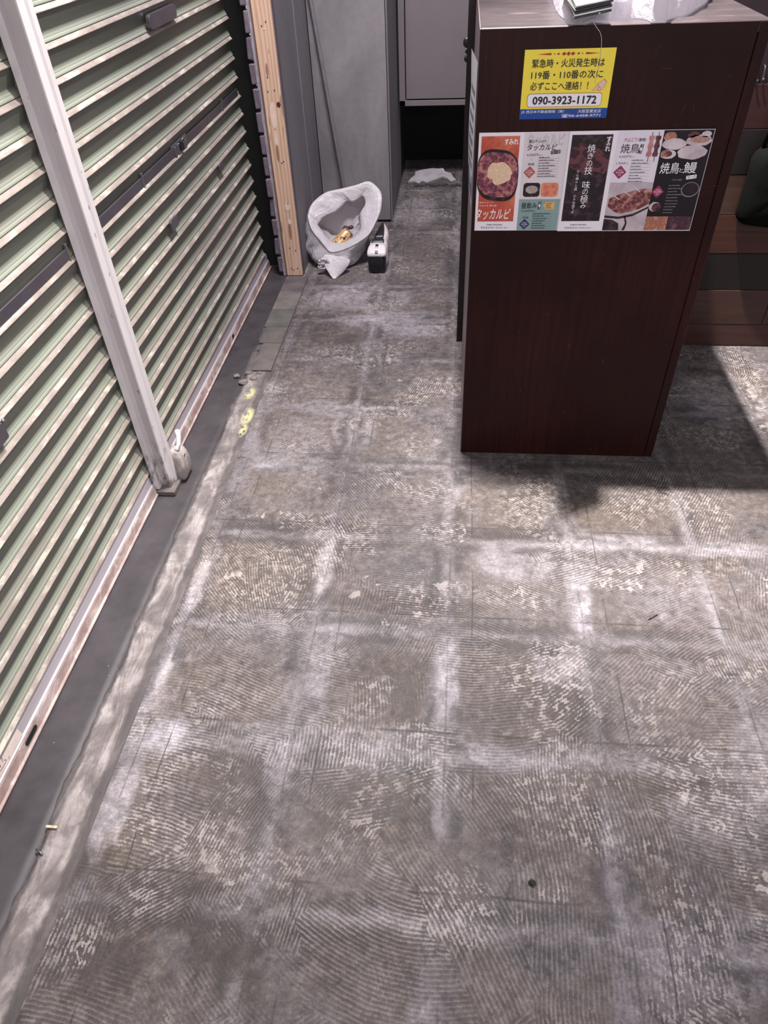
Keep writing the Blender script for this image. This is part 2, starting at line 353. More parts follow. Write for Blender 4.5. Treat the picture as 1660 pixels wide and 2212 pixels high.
# rubble in the broken spot at the end of the tile border
MRUB = plain('rubble', (116, 106, 103), .85, var=.35, scale=60, bump=.5)
def rock(bm, c, r, seed, flat=.5):
    g = bmesh.ops.create_icosphere(bm, subdivisions=2, radius=1)
    for v in g['verts']:
        k = 1 + .35 * mnoise.noise(v.co * 1.6 + Vector((seed, 0, 0)))
        v.co = Vector((c[0] + v.co.x * r * k, c[1] + v.co.y * r * k * .8, c[2] + v.co.z * r * k * flat))
for i, (u, v, r) in enumerate([(527, 826, .018), (548, 818, .014), (512, 812, .012), (537, 806, .013), (560, 806, .010)]):
    bm = bmesh.new(); c = at_z(u, v, .002); rock(bm, (c.x, c.y, .003), r, i * 3.1, .45)
    o = frombm('rubble_piece', bm, MRUB, None, False)
    tag(o, ['pinkish broken cement lump nearest the yellow paint', 'small cement chip touching the broken tile edge', 'leftmost flat cement chip on the dark threshold edge', 'dark cement chip in the hollow under the tile edge', 'rightmost cement chip below the last border tile'][i], 'rubble', 'cement chips at the broken tile border')

# ------------------------------------------------------------------ roller shutters
def slat_mat():
    t = NT('shutter_paint'); P = t.coord(); X, Y, Z = t.xyz(P); Pw = t.map(P, (1, .12, 1))
    info = t.n('ShaderNodeObjectInfo').outputs['Random']
    Pr = t.vmath('ADD', Pw, t.math('MULTIPLY', info, 20))
    n = t.noise(Pr, 30, 5); 
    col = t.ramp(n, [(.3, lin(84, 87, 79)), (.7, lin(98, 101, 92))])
    ledge = t.sstep(Z, -.0500, -.0512)
    dirt = t.ramp(t.noise(t.vmath('ADD', t.map(P, (1, .35, 1)), t.math('MULTIPLY', info, 9)), 34, 7, .7), [(.3, lin(120, 107, 102)), (.52, lin(146, 132, 126)), (.64, lin(186, 181, 167))])
    rib_light = t.math('MULTIPLY', t.sstep(Z, -.031, -.043), t.math('MULTIPLY_ADD', n, .3, .65)); col = t.mix(rib_light, col, lin(140, 144, 131))  # ribs lighter over darker paint: slat light and shade put into the colour
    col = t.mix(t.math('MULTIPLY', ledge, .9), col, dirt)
    grime = t.math('MULTIPLY', t.sstep(t.noise(Pr, 9, 5), .50, .70), .35)
    col = t.mix(grime, col, lin(120, 108, 102)); t.bump(t.noise(Pr, 60, 4), .12, .001)
    return t.fin(col, .45, spec=.5)
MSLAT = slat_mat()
MRAIL = plain('rail_aluminium', (168, 160, 166), .5, .15, var=.12, scale=12, stretch=(1, .15, 1))
def rust_mat():
    t = NT('rusty_rail'); P = t.coord(); n = t.noise(t.map(P, (1, .5, 1)), 26, 8, .7, .5); n2 = t.noise(t.map(P, (1, .3, 1), loc=(4, 4, 4)), 9, 4)
    col = t.ramp(n, [(.30, lin(132, 108, 104)), (.50, lin(158, 136, 132)), (.62, lin(196, 178, 172)), (.8, lin(208, 196, 192))])
    col = t.mix(t.math('MULTIPLY', t.sstep(n2, .45, .65), .5), col, lin(150, 140, 140)); t.bump(n, .3, .001)
    return t.fin(col, .6, spec=.4)
MRUST = rust_mat()
MSTEEL = plain('dark_steel', (108, 102, 110), .38, .75, var=.10, scale=16)
MLOCK = plain('lock_metal', (120, 117, 122), .35, .7, var=.25, scale=40)
MBLACK = plain('black_gap', (16, 15, 16), .7, var=.2)
PITCH_S = .0605; SX = -.860
PROF = [(-.003, .0004), (-.0042, -.004), (-.0075, -.014), (-.0112, -.0245), (-.0134, -.0315), (-.0132, -.0335), (-.0122, -.0355), (-.0116, -.0372), (-.0102, -.0390), (-.0094, -.0408), (-.0092, -.0424), (-.0078, -.0442), (-.0068, -.0466), (-.0066, -.0484),
        (-.0074, -.0490), (-.0092, -.0494), (-.0090, -.0502), (-.0066, -.0507), (-.0030, -.0546), (-.0008, -.0574), (0., -.0590), (-.0006, -.0603), (-.003, -.0605)]
def slat_mesh(ya, yb):
    n = len(PROF); ny = 2; verts = []; faces = []
    for y in (ya, yb): verts += [(x, y, z) for x, z in PROF]
    off = len(verts)
    for y in (ya, yb): verts += [(x - .0018, y, z) for x, z in PROF]
    for k in range(n - 1):
        faces.append((k, k + 1, n + k + 1, n + k)); faces.append((off + k + 1, off + k, off + n + k, off + n + k + 1))
        faces.append((k + 1, k, off + k, off + k + 1)); faces.append((n + k, n + k + 1, off + n + k + 1, off + n + k))
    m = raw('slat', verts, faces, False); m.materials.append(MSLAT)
    bm = bmesh.new(); bm.from_mesh(m); bmesh.ops.recalc_face_normals(bm, faces=bm.faces[:]); bm.to_mesh(m); bm.free(); return m
def shutter(label, ya, yb, nslat, r0, r1):
    r = thing('roller_shutter', label, 'shutter', (SX, (ya + yb) / 2, 0))
    yc = (ya + yb) / 2; m = slat_mesh(ya - yc, yb - yc)
    for k in range(nslat):
        s = bpy.data.objects.new('slat', m); COL.objects.link(s); s.parent = r; s.location = (0, 0, .068 + PITCH_S * (k + 1) - .0)
    # bottom rail: aluminium face over a rusty foot
    P = [(SX - .018, .067), (SX - .016, .062), (SX - .006, .060), (SX - .004, .054), (SX - .002, .034), (SX + .002, .0315), (SX + .002, .030), (SX - .018, .030)]
    def pr(nm, poly, mat):
        return prism(nm, [(p[0], p[1]) for p in poly], 1, r0, r1, mat, r)
    pr('bottom_rail', P, MRAIL)
    pr('rail_foot', [(SX - .018, .030), (SX + .002, .030), (SX + .0035, .027), (SX + .006, .0045), (SX + .0115, .0035), (SX + .0115, .0005), (SX - .018, .0005)], MRUST)
    return r
struct(box('shutter_backing', (-.97, -2.6, -.02), (-.905, 1.45, 2.5), plain('backing_dark', (40, 40, 40), .9)), 'added dark backing behind the two shutters that blocks light leaks')  # added sheet, keeps world light from showing through the shutter gaps
SHR = shutter('pale green roller shutter beyond the white post, reaching to the brick edge', -.128, 1.285, 34, -.070, 1.315)
SHL = shutter('pale green roller shutter nearer than the white post, running out of the left frame edge', -2.35, -.205, 34, -2.35, -.2245)
def slot(par, y, z0, ln):
    bm = bmesh.new(); n = 10; ring = []
    for i in range(2 * n):
        a = math.pi * (i / (n - 1)) if i < n else math.pi * ((i - n) / (n - 1)) + math.pi
        cyy = y + (ln / 2 if i < n else -ln / 2); ring.append((cyy + .0055 * math.sin(a), z0 + .0055 * math.cos(a)))
    vs = [bm.verts.new((SX + .0042 + (.027 - p[1]) * .11 + .0006, p[0], p[1])) for p in ring]
    f = bm.faces.new(vs); bmesh.ops.recalc_face_normals(bm, faces=[f])
    ex = bmesh.ops.extrude_face_region(bm, geom=[f]); bmesh.ops.translate(bm, verts=[v for v in ex['geom'] if isinstance(v, bmesh.types.BMVert)], vec=(-.004, 0, 0))
    tag(frombm('slot', bm, MBLACK, par), 'dark slotted hole')
slot(SHL, -.99, .0165, .034); slot(SHR, .655, .0165, .012)
# lock bar with its guides and lock on the far shutter
zb = .068 + PITCH_S * 10 + .010   # recess between two lips
def bar(par, y0, y1): return box('lock_bar', (SX - .0090, y0, zb), (SX - .0045, y1, zb + .023), MSTEEL, par, .0006, 1)
bar(SHR, -.12, .485); bar(SHR, .62, 1.262); bar(SHL, -2.3, -.235)
def guide(par, y, zz=zb):
    bm = bm_box((SX - .010, y - .004, zz - .006), (SX - .003, y + .004, zz + .033), .001, 1)
    bm_box((SX - .010, y - .012, zz - .008), (SX - .0075, y + .012, zz - .002), .0005, 1, bm); frombm('bar_guide', bm, MLOCK, par)
guide(SHR, .235); guide(SHR, 1.045); guide(SHL, -.238)
lk = box('lock_case', (SX - .012, .485, zb - .006), (SX - .004, .625, zb + .030), MLOCK, SHR, .0015)
bm = bmesh.new(); bmesh.ops.create_cone(bm, cap_ends=True, segments=24, radius1=.0125, radius2=.011, depth=.012, matrix=Matrix.Translation((SX - .0005, .556, zb + .012)) @ Matrix.Rotation(math.pi / 2, 4, 'Y'))
frombm('lock_cylinder', bm, plain('chrome_dark', (70, 68, 76), .18, .9), lk)
for yy in (.508, .535): box('lock_rib', (SX - .006, yy - .007, zb - .004), (SX - .0005, yy + .006, zb + .024), MLOCK, lk, .0015)
box('lock_latch', (SX - .006, .585, zb - .002), (SX - .001, .612, zb + .018), MLOCK, lk, .002)
tube('lock_hook', [(SX - .003, .572, zb + .022), (SX, .582, zb + .028), (SX - .002, .600, zb + .027)], .0028, MLOCK, lk, 8)
def plate(par, nm, y0, y1, z0, z1, rad, mat=MSTEEL, th=.004, x=None):
    x = SX - .003 if x is None else x; poly = []
    for cyy, cz, a0 in ((y1 - rad, z1 - rad, 0), (y0 + rad, z1 - rad, 90), (y0 + rad, z0 + rad, 180), (y1 - rad, z0 + rad, 270)):
        for k in range(5):
            a = math.radians(a0 + k * 22.5); poly.append((cyy + rad * math.cos(a), cz + rad * math.sin(a)))
    return prism(nm, poly, 0, x, x + th, mat, par, .0005)
plate(SHR, 'handle_plate', .50, .725, .990, 1.024, .014, th=.010)
plate(SHR, 'pull_tab', .325, .388, .528, .556, .006, th=.009); plate(SHR, 'pull_tab', .865, .915, .528, .554, .006, th=.007)
pt = plate(SHL, 'pull_tab', -.90, -.665, .522, .556, .004, th=.010)
bm = bmesh.new(); bmesh.ops.create_uvsphere(bm, u_segments=12, v_segments=8, radius=.0045, matrix=Matrix.Translation((SX + .001, -.655, .551))); frombm('rivet', bm, MLOCK, SHL, True)
# handwritten sticker on the near rail
MPAPER_OLD = plain('old_label', (206, 190, 182), .7, var=.1)
def sticker_on_rail():
    y0, y1 = -1.19, -1.00
    v = [(SX - .0030, y0, .058), (SX - .0030, y1, .058), (SX - .0008, y1, .036), (SX - .0008, y0, .036)]
    v += [(a[0] + .0006, a[1], a[2]) for a in v]
    o = part('rail_label', v, [(0, 3, 2, 1), (4, 5, 6, 7), (0, 1, 5, 4), (1, 2, 6, 5), (2, 3, 7, 6), (3, 0, 4, 7)], MPAPER_OLD, SHL)
    bm = bmesh.new(); r = random.Random(8)
    def stroke(p, rad=.0006):
        pts = [(SX - .0022 + (.058 - z) * .1, y, z) for y, z in p]; tube_bm(pts, rad, 5, bm)
    stroke([(-1.062, .060), (-1.066, .052)]); stroke([(-1.072, .060), (-1.076, .050)], .0008); stroke([(-1.088, .056), (-1.083, .046)], .0008)
    stroke([(-1.062, .050), (-1.058, .044), (-1.072, .044), (-1.082, .045)]); stroke([(-1.050, .043), (-1.054, .039)])
    for k in range(9):
        y = -1.090 - k * .0095 + r.random() * .002; z = .040 + r.random() * .003
        stroke([(y, z), (y - .004, z + .004), (y - .006, z + .001)], .0005)
        if k > 3: stroke([(y, z + .011), (y - .004, z + .014), (y - .006, z + .010)], .0005)
    tag(frombm('handwriting', bm, plain('ink', (92, 74, 74), .7), o), 'faded handwritten marks')
sticker_on_rail()

# white post between the shutters
def post_mat():
    t = NT('post_paint'); P = t.coord(); X, Y, Z = t.xyz(P)
    n = t.noise(t.map(P, (1, 1, .25)), 24, 6, .65)
    col = t.ramp(n, [(.3, lin(192, 185, 187)), (.7, lin(204, 197, 199))])
    foot = t.math('MULTIPLY', t.sstep(t.noise(t.map(P, (1, 1, .35)), 60, 6, .7), .46, .60), t.sstep(t.math('ADD', Z, t.math('MULTIPLY', n, .12)), .26, .10))
    col = t.mix(foot, col, lin(112, 102, 100))
    chip = t.sstep(t.noise(t.map(P, (1, 1, .5), loc=(3, 3, 3)), 70, 4), .70, .73); col = t.mix(chip, col, lin(140, 128, 126))
    return t.fin(col, .42, spec=.5)
MPOST = post_mat()
PO = thing('mullion_post', 'white metal post standing between the two roller shutters', 'post', (-.835, -.19, 0))
prism('post_body', [(-.8592, -.2235), (-.8450, -.2205), (-.8445, -.199), (-.8180, -.2115), (-.8150, -.2100), (-.8140, -.1865), (-.8105, -.1800), (-.8090, -.1665), (-.8160, -.1600), (-.8592, -.158)], 2, .012, 2.5, MPOST, PO, .0008)
MFOOT = plain('latch_worn_paint', (158, 148, 146), .5, .1, var=.42, scale=45, bump=.3)
def latch():
    a = at_x(352, 978, -.822)
    rings = []
    for z, x0, x1, y0, y1 in [(-.002, -.818, -.792, -.165, -.115), (.012, -.818, -.782, -.172, -.108), (.05, -.818, -.782, -.170, -.106), (.075, -.818, -.784, -.166, -.112), (.092, -.818, -.790, -.162, -.116), (.100, -.818, -.808, -.150, -.130)]:
        r = []
        for k in range(20):
            a = 2 * math.pi * k / 20; c, s = math.cos(a), math.sin(a)
            q = lambda t: math.copysign(abs(t) ** .32, t)
            r.append(((x0 + x1) / 2 + (x1 - x0) / 2 * q(c), (y0 + y1) / 2 + (y1 - y0) / 2 * q(s), z))
        rings.append(r)
    v, f = loft(rings, True, True, True); o = part('floor_latch', v, f, MFOOT, PO, True)
    tube('latch_lever', [(-.806, -.150, .090), (-.796, -.146, .102), (-.794, -.136, .110), (-.797, -.120, .120), (-.801, -.108, .130), (-.803, -.103, .133)], [.006, .007, .006, .007, .0085, .006], plain('latch_bright', (214, 205, 204), .45, .1, var=.2, scale=80), o, 10)
    tube('latch_pin', [(-.790, -.140, .075), (-.783, -.140, .072)], .005, MLOCK, o, 10)
    box('foot_plate', (-.852, -.232, -.003), (-.800, -.150, .012), plain('foot_dirt', (98, 90, 88), .7, .2, var=.4, scale=50), PO, .002)
latch()
# far guide channel of the shutter
gr = thing('guide_rail', 'dark steel guide channel at the far end of the shutter beside the bricks', 'guide rail', (-.862, 1.31, 0))
box('channel_back', (-.904, 1.335, 0), (-.812, 1.350, 2.5), MBLACK, gr)
box('channel_lip', (-.904, 1.290, 0), (-.885, 1.335, 2.5), MBLACK, gr)

# ------------------------------------------------------------------ left return wall, bricks, stud
def wall_mat(name, a, b, sc_=2.2):
    t = NT(name); P = t.coord(); n = t.noise(t.map(P, (1, 1, .45)), sc_, 6, .6, .6); n2 = t.noise(P, 40, 4)
    col = t.ramp(n, [(.32, lin(*a)), (.68, lin(*b))]); col = t.mix(.12, col, t.ramp(n2, [(.3, .3), (.7, .75)]), 'OVERLAY')
    t.bump(n2, .1, .001); return t.fin(col, .75, spec=.25)
MW1 = wall_mat('painted_board', (104, 100, 105), (118, 114, 118), 3)
MW2 = wall_mat('cement_board', (96, 92, 96), (134, 129, 131), 3.4)
MMORT = plain('mortar', (150, 145, 150), .9, var=.2, scale=50, bump=.5)
wl = struct(box('wall_left', (-.768, 1.256, 0), (-.692, 1.852, 2.5), MW1), 'grey painted return wall behind the wooden stud')
box('mortar_edge', (-.776, 1.226, 0), (-.7625, 1.85, 2.5), MMORT, wl)
box('board_strip', (-.692, 1.60, .0), (-.6885, 1.846, 2.5), MW1, wl)
box('side_board', (-.700, 1.234, 0), (-.6885, 1.262, 2.5), plain('dark_board_edge', (84, 74, 80), .7), wl)
MBR = [plain('brick_%d' % i, c, .85, var=.3, scale=40, bump=.6) for i, c in enumerate([(104, 92, 104), (92, 82, 94), (112, 100, 110)])]
rnd = random.Random(11)
BMESH = []
for i in range(4):
    bm = bm_box((-.011, -.095, -.034), (.011, .095, .034), .004, 2)
    for v in bm.verts: v.co += Vector((mnoise.noise(v.co * 40 + Vector((i * 7, 0, 0))), mnoise.noise(v.co * 40 + Vector((0, i * 5, 0))), mnoise.noise(v.co * 30 + Vector((0, 0, i * 9))))) * .004
    m = bpy.data.meshes.new('brick'); bm.to_mesh(m); bm.free(); m.materials.append(MBR[i % 3]); BMESH.append(m)
for c in range(20):
    for k in range(3):
        b = bpy.data.objects.new('brick', BMESH[rnd.randrange(4)]); COL.objects.link(b); b.parent = wl
        b.location = (-.785 + rnd.uniform(-.003, .003), 1.322 + k * .201 + (0 if c % 2 else -.004) + rnd.uniform(-.004, .004), .048 + c * .0785)
def wood_mat():
    t = NT('raw_pine'); P = t.coord(); X, Y, Z = t.xyz(P)
    wv = t.math('ADD', X, t.math('MULTIPLY', t.noise(t.map(P, (1, 1, .12)), 14, 3), .030))
    g = t.math('SINE', t.math('MULTIPLY', wv, 420)); f = t.noise(t.map(P, (1, 1, .04)), 120, 4)
    col = t.ramp(t.math('MULTIPLY_ADD', g, .18, t.math('MULTIPLY_ADD', f, .5, .25)), [(.2, lin(178, 142, 120)), (.5, lin(205, 170, 146)), (.9, lin(222, 192, 168))])
    st = t.sstep(t.noise(t.map(P, (3, 3, .35)), 9, 3), .60, .66); col = t.mix(t.math('MULTIPLY', st, .55), col, lin(214, 190, 178))
    st2 = t.sstep(t.noise(t.map(P, (6, 4, .6), loc=(5, 0, 2)), 9, 3), .68, .71); col = t.mix(t.math('MULTIPLY', st2, .7), col, lin(138, 104, 88))
    t.bump(f, .2, .001); return t.fin(col, .6, spec=.3)
MPINE = wood_mat()
ST = thing('wooden_stud', 'raw pine stud standing upright against the end of the brick edged wall', 'stud', (-.726, 1.235, 0))
box('stud_timber', (-.758, 1.216, .004), (-.6915, 1.254, 2.5), MPINE, ST, .0015, 1)
box('plywood_edge', (-.7635, 1.222, .004), (-.7585, 1.25, 2.5), plain('reddish_ply', (132, 92, 84), .7, stretch=(1, 1, .1)), ST)
MKNOT = plain('knot_dark', (58, 36, 40), .7); MGOUGE = plain('gouge', (152, 112, 98), .75, stretch=(1, 1, .2)); MPALE = plain('pale_wood', (222, 196, 182), .65)
def on_stud(u, v): return at_y(u, v, 1.2155)
def disc(nm, c, rx, rz, mat, par, yth=.0012, n=14, power=1.):
    poly = [(c.x + rx * math.cos(2 * math.pi * k / n), c.z + rz * math.sin(2 * math.pi * k / n) * (1 if math.sin(2 * math.pi * k / n) < 0 else power)) for k in range(n)]
    return prism(nm, poly, 1, c.y - yth * .3, c.y + yth, mat, par)
disc('knot', on_stud(602, 226), .0075, .009, MKNOT, ST)
for u, v, rx, rz in [(577, 150, .005, .020), (600, 330, .0055, .030), (627, 500, .006, .034)]: disc('gouge', on_stud(u, v), rx, rz, MGOUGE, ST)
for u, v, rx, rz in [(621, 447, .010, .016), (626, 480, .007, .012), (591, 250, .011, .045), (571, 63, .004, .0025), (597, 300, .005, .03)]: disc('pale_patch', on_stud(u, v), rx, rz, MPALE, ST, .0008)
for u, v in [(574, 47), (565, 56), (578, 167), (579, 198), (593, 195), (609, 352), (613, 349), (626, 536), (639, 541), (643, 580), (630, 580), (635, 583), (622, 440)]: disc('nail_hole', on_stud(u, v), .0022, .0028, MKNOT, ST, .0016, 8)

# back wall, recess, access panel
wb = struct(box('wall_back', (-.6925, 1.866, 0), (-.352, 2.52, 2.5), MW1), 'grey wall column at the back left of the passage')
box('wall_board', (-.6855, 1.848, .012), (-.3590, 1.8655, 2.5), MW2, wb, .001, 1)
box('shadow_gap', (-.692, 1.8635, 0), (-.352, 1.8665, 2.5), MBLACK, wb)
box('edge_bead', (-.356, 1.850, .004), (-.3495, 1.872, 2.5), MW1, wb)
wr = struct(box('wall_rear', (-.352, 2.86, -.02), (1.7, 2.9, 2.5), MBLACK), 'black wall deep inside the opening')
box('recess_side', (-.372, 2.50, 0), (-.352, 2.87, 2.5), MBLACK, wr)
AP = thing('access_panel', 'grey steel panel door in a frame above the dark floor opening', 'panel door', (.0, 2.37, .394))
MAP = plain('panel_paint', (118, 110, 113), .5, .0, var=.04, scale=6); MAPF = plain('panel_frame_paint', (120, 112, 116), .5, var=.05, scale=8)
for a, b in (((-.344, 2.355, .396), (-.314, 2.40, 2.3)), ((-.344, 2.355, .396), (.95, 2.40, .4215))): box('panel_frame', a, b, MAPF, AP, .0015, 1)
box('panel_backing', (-.344, 2.385, .41), (.95, 2.40, 2.3), MBLACK, AP)
box('panel_door', (-.309, 2.352, .4275), (.95, 2.384, 2.3), MAP, AP, .002, 1)
# torn board lying in the opening
def torn_board():
    P = [(882, 392), (890, 383), (897, 378), (898, 370), (910, 367), (922, 365), (935, 363), (948, 364), (958, 363), (962, 370), (975, 374), (980, 382), (986, 388), (975, 392), (966, 384), (957, 381), (944, 386), (936, 389), (922, 394), (913, 390), (905, 396), (895, 391)]
    top = []
    for u, v in P:
        y = 2.40 + (396 - v) * .0062; top.append(at_y(u, v, y))
    mn = min(p.z for p in top)
    top = [Vector((p.x, p.y, max(p.z - 0.0, .004))) for p in top]; n = len(top)
    bot = [p + Vector((0, .004, -.012)) for p in top]
    for p in bot: p.z = max(p.z, .001)
    f = [tuple(range(n))] + [tuple(range(2 * n - 1, n - 1, -1))] + [(k, n + k, n + (k + 1) % n, (k + 1) % n) for k in range(n)]
    o = part('torn_board', top + bot, f, plain('torn_board', (178, 172, 176), .85, var=.15, scale=20)); tag(o, 'pale torn piece of board lying in the dark floor opening', 'board')
torn_board()
bm = bmesh.new(); r = random.Random(4)
for k in range(42):
    rock(bm, (-.28 + r.random() * .26, 2.370 + r.random() * .025, .004), .004 + r.random() * .007, k * 1.7, .7)
tag(frombm('grit', bm, plain('grit_dark', (66, 58, 60), .9, var=.4, scale=80)), 'dark crumbs and grit scattered in front of the torn board', 'grit', kind='stuff')
# pole leaning in the corner
a, b = at_y(743, 402, 1.80), at_y(671, 0, 1.832); d = b - a
tag(tube('leaning_pole', [a - d * (a.z - .004) / d.z, a, b, b + d * .55], .0085, plain('pole_grey', (112, 106, 112), .5, .2), None, 12), 'thin grey pole leaning against the cement board behind the white bag', 'pole')

# ------------------------------------------------------------------ bar front behind the counter
MDARK = plain('dark_veneer', (34, 20, 24), .35, var=.18, scale=8, stretch=(1, 1, .12))
wR = struct(box('wall_right', (-.020, .662, 0), (1.75, .74, 1.16), MDARK), 'dark brown low partition behind the counter, faced with planks on the right')
box('partition_top', (-.022, .655, 1.16), (1.75, .80, 1.185), MDARK, wR, .002, 1)
def plank_mat(i, c, var):
    t = NT('plank_%d' % i); P = t.coord(); n = t.noise(t.map(P, (.10, 1, 1.6), loc=(i * 3, 0, i)), 34, 6, .6, .6); st = t.sstep(t.noise(t.map(P, (.06, 1, 2.2), loc=(i, 2, i * 5)), 20, 4), .60, .66)
    cc = lin(*c); col = t.ramp(n, [(.3, tuple(x * .72 for x in cc[:3]) + (1,)), (.7, tuple(min(1, x * 1.25) for x in cc[:3]) + (1,))])
    col = t.mix(t.math('MULTIPLY', st, var), col, tuple(x * .30 for x in cc[:3]) + (1,)); t.bump(n, .15, .001); return t.fin(col, .45, spec=.4)
PC = [((60, 36, 30), .1), ((60, 38, 32), .15), ((18, 9, 9), .2), ((62, 32, 22), .7), ((64, 44, 36), .1), ((20, 13, 14), .2), ((44, 16, 14), .7)]
zs = [0.003, .084, .208, .331, .452, .570, .693, .806]
for i in range(7):
    mt = plank_mat(i, *PC[i]); x0 = .46
    cuts = [x0, [1.28, 1.02, 1.35, 1.2, 1.3, 1.12, 1.4][i], 1.75]
    for a, b in zip(cuts, cuts[1:]): box('plank', (a + .0006, .650 - .0012 * (i % 2), zs[i] + .0008), (b - .0006, .662, zs[i + 1] - .0008), mt, wR, .001, 1)
# dark cloth bag hanging on the planks
def cloth_bag():
    L = [(1652, 322), (1640, 330), (1629, 345), (1622, 372), (1615, 398), (1606, 425), (1600, 447), (1594, 467), (1597, 478), (1607, 484), (1625, 487), (1650, 490), (1700, 494), (1752, 490), (1770, 470), (1764, 420), (1750, 370), (1735, 335), (1715, 322), (1680, 318)]
    rings = []; C = at_y(1680, 410, .60)
    for s, y in ((.90, .648), (1.0, .634), (1.0, .606), (.93, .588), (.75, .577), (.45, .572), (.15, .571)):
        rings.append([Vector((C.x + (at_y(u, v, .61).x - C.x) * s, y + .006 * mnoise.noise(Vector((u * .03, v * .03, s * 3))), C.z + (at_y(u, v, .61).z - C.z) * s)) for u, v in L])
    v, f = loft(rings, True, True, True)
    B = thing('cloth_bag', 'black cloth bag hanging in front of the planks at the right edge', 'bag', (C.x, .61, C.z))
    part('bag_body', v, f, plain('black_cloth', (8, 9, 7), .9, var=.25, scale=40, bump=.3, spec=.1), B, True)
    for u, q in ((1627, 467), (1639, 466), (1650, 465)):
        p = at_y(u, q, .585); tube('stitch', [(p.x - .002, .5845, p.z - .004), (p.x, .583, p.z), (p.x + .002, .5845, p.z + .004)], .0011, plain('thread_grey', (120, 112, 110), .7), B, 6)
    p = at_y(1690, 318, .62); tube('bag_strap', [(p.x - .05, .62, p.z), (p.x - .03, .635, p.z + .12), (p.x, .642, p.z + .26), (p.x + .03, .635, p.z + .12), (p.x + .05, .62, p.z)], .006, MATS['black_cloth'], B, 8)
cloth_bag()
for i, (u, v) in enumerate([(1638, 160), (1652, 157)]):
    p = at_y(u, v, .648); o = tube('coat_hook', [(p.x, .661, p.z + .016), (p.x, .652, p.z + .014), (p.x, .648, p.z), (p.x, .648, p.z - .014), (p.x, .640, p.z - .018), (p.x, .636, p.z - .012)], .0028, plain('hook_metal', (58, 54, 62), .5, .6), None, 8)
    tag(o, ['small metal hook closest to the counter edge on the dark partition', 'small metal hook second from the counter edge on the dark partition'][i], 'hook', 'hooks above the planks')

# ------------------------------------------------------------------ counter
def veneer(name, a, b, gl=.34):
    t = NT(name); P = t.coord(); n = t.noise(t.map(P, (1, 1, .03)), 130, 5, .6); n2 = t.noise(P, 3.2, 5)
    col = t.ramp(n, [(.32, lin(*a)), (.68, lin(*b))]); col = t.mix(t.sstep(n2, .35, .7), col, tuple(x * .8 for x in lin(*a)[:3]) + (1,))
    sc1 = t.sstep(t.noise(t.map(P, (9, 9, .8)), 30, 2), .76, .78); col = t.mix(t.math('MULTIPLY', sc1, .3), col, lin(150, 130, 124))
    t.bump(n, .12, .0006); return t.fin(col, t.math('MULTIPLY_ADD', n2, .15, gl + .05), spec=.18)
MVEN = veneer('counter_veneer', (39, 15, 14), (54, 23, 21)); MVEN2 = plain('counter_side_sheen', (112, 98, 102), .4, var=.12, scale=8, stretch=(1, 1, .2))  # left side of the brown counter greyed: reflected light put into its colour
def top_mat():
    t = NT('counter_top'); P = t.coord(); n = t.noise(t.map(P, (.7, 2.0, 1)), 8, 8, .65, .8); n2 = t.noise(t.map(P, (.5, 3, 1), loc=(3, 3, 0)), 16, 6, .7)
    col = t.ramp(n, [(.3, lin(36, 30, 33)), (.55, lin(52, 43, 45)), (.75, lin(66, 54, 55))]); sc1 = t.sstep(n2, .62, .68); col = t.mix(t.math('MULTIPLY', sc1, .5), col, lin(104, 88, 86))
    return t.fin(col, t.math('MULTIPLY_ADD', n2, .3, .25), spec=.5)
CT = thing('counter', 'dark brown wooden counter with leaflets stuck on its front', 'counter', (.275, .32, 0))
H = 1.043
box('front_panel', (.0012, 0, .001), (.527, .018, H - .001), MVEN, CT, .0008, 1)
box('side_panel', (0, .0015, .001), (.018, .648, H - .001), MVEN2, CT, .001, 1)
box('side_panel', (.5285, .0005, .001), (.5503, .648, H - .001), MVEN, CT, .0012, 1)
box('countertop', (.0018, .0015, H - .020), (.5490, .648, H), top_mat(), CT, .001, 1)
MSCR = plain('scratch', (84, 68, 64), .8)
for u, v, dx, dz in [(1476, 240, .002, .010), (1499, 236, -.003, .009), (1540, 402, .010, .0006), (1303, 508, -.001, .007), (1536, 492, .001, .0015), (1440, 148, .010, .0005), (1420, 112, .003, .012)]:
    p = at_y(u, v, -.0003); tube('scratch_mark', [(p.x - dx, -.0004, p.z - dz), (p.x, -.0004, p.z), (p.x + dx, -.0004, p.z + dz)], .0003, MSCR, CT, 5)
# chipped edge of the partition, left of the counter
for k, (u, v, s) in enumerate([(1006, 92, .010), (1007, 112, .004), (1004, 128, .006)]):
    bm = bmesh.new(); p = at_y(u, v, .668); rock(bm, (-.0215, .672, p.z), s, k * 2.2, 1.3); frombm('chip', bm, MDARK, wR, True)

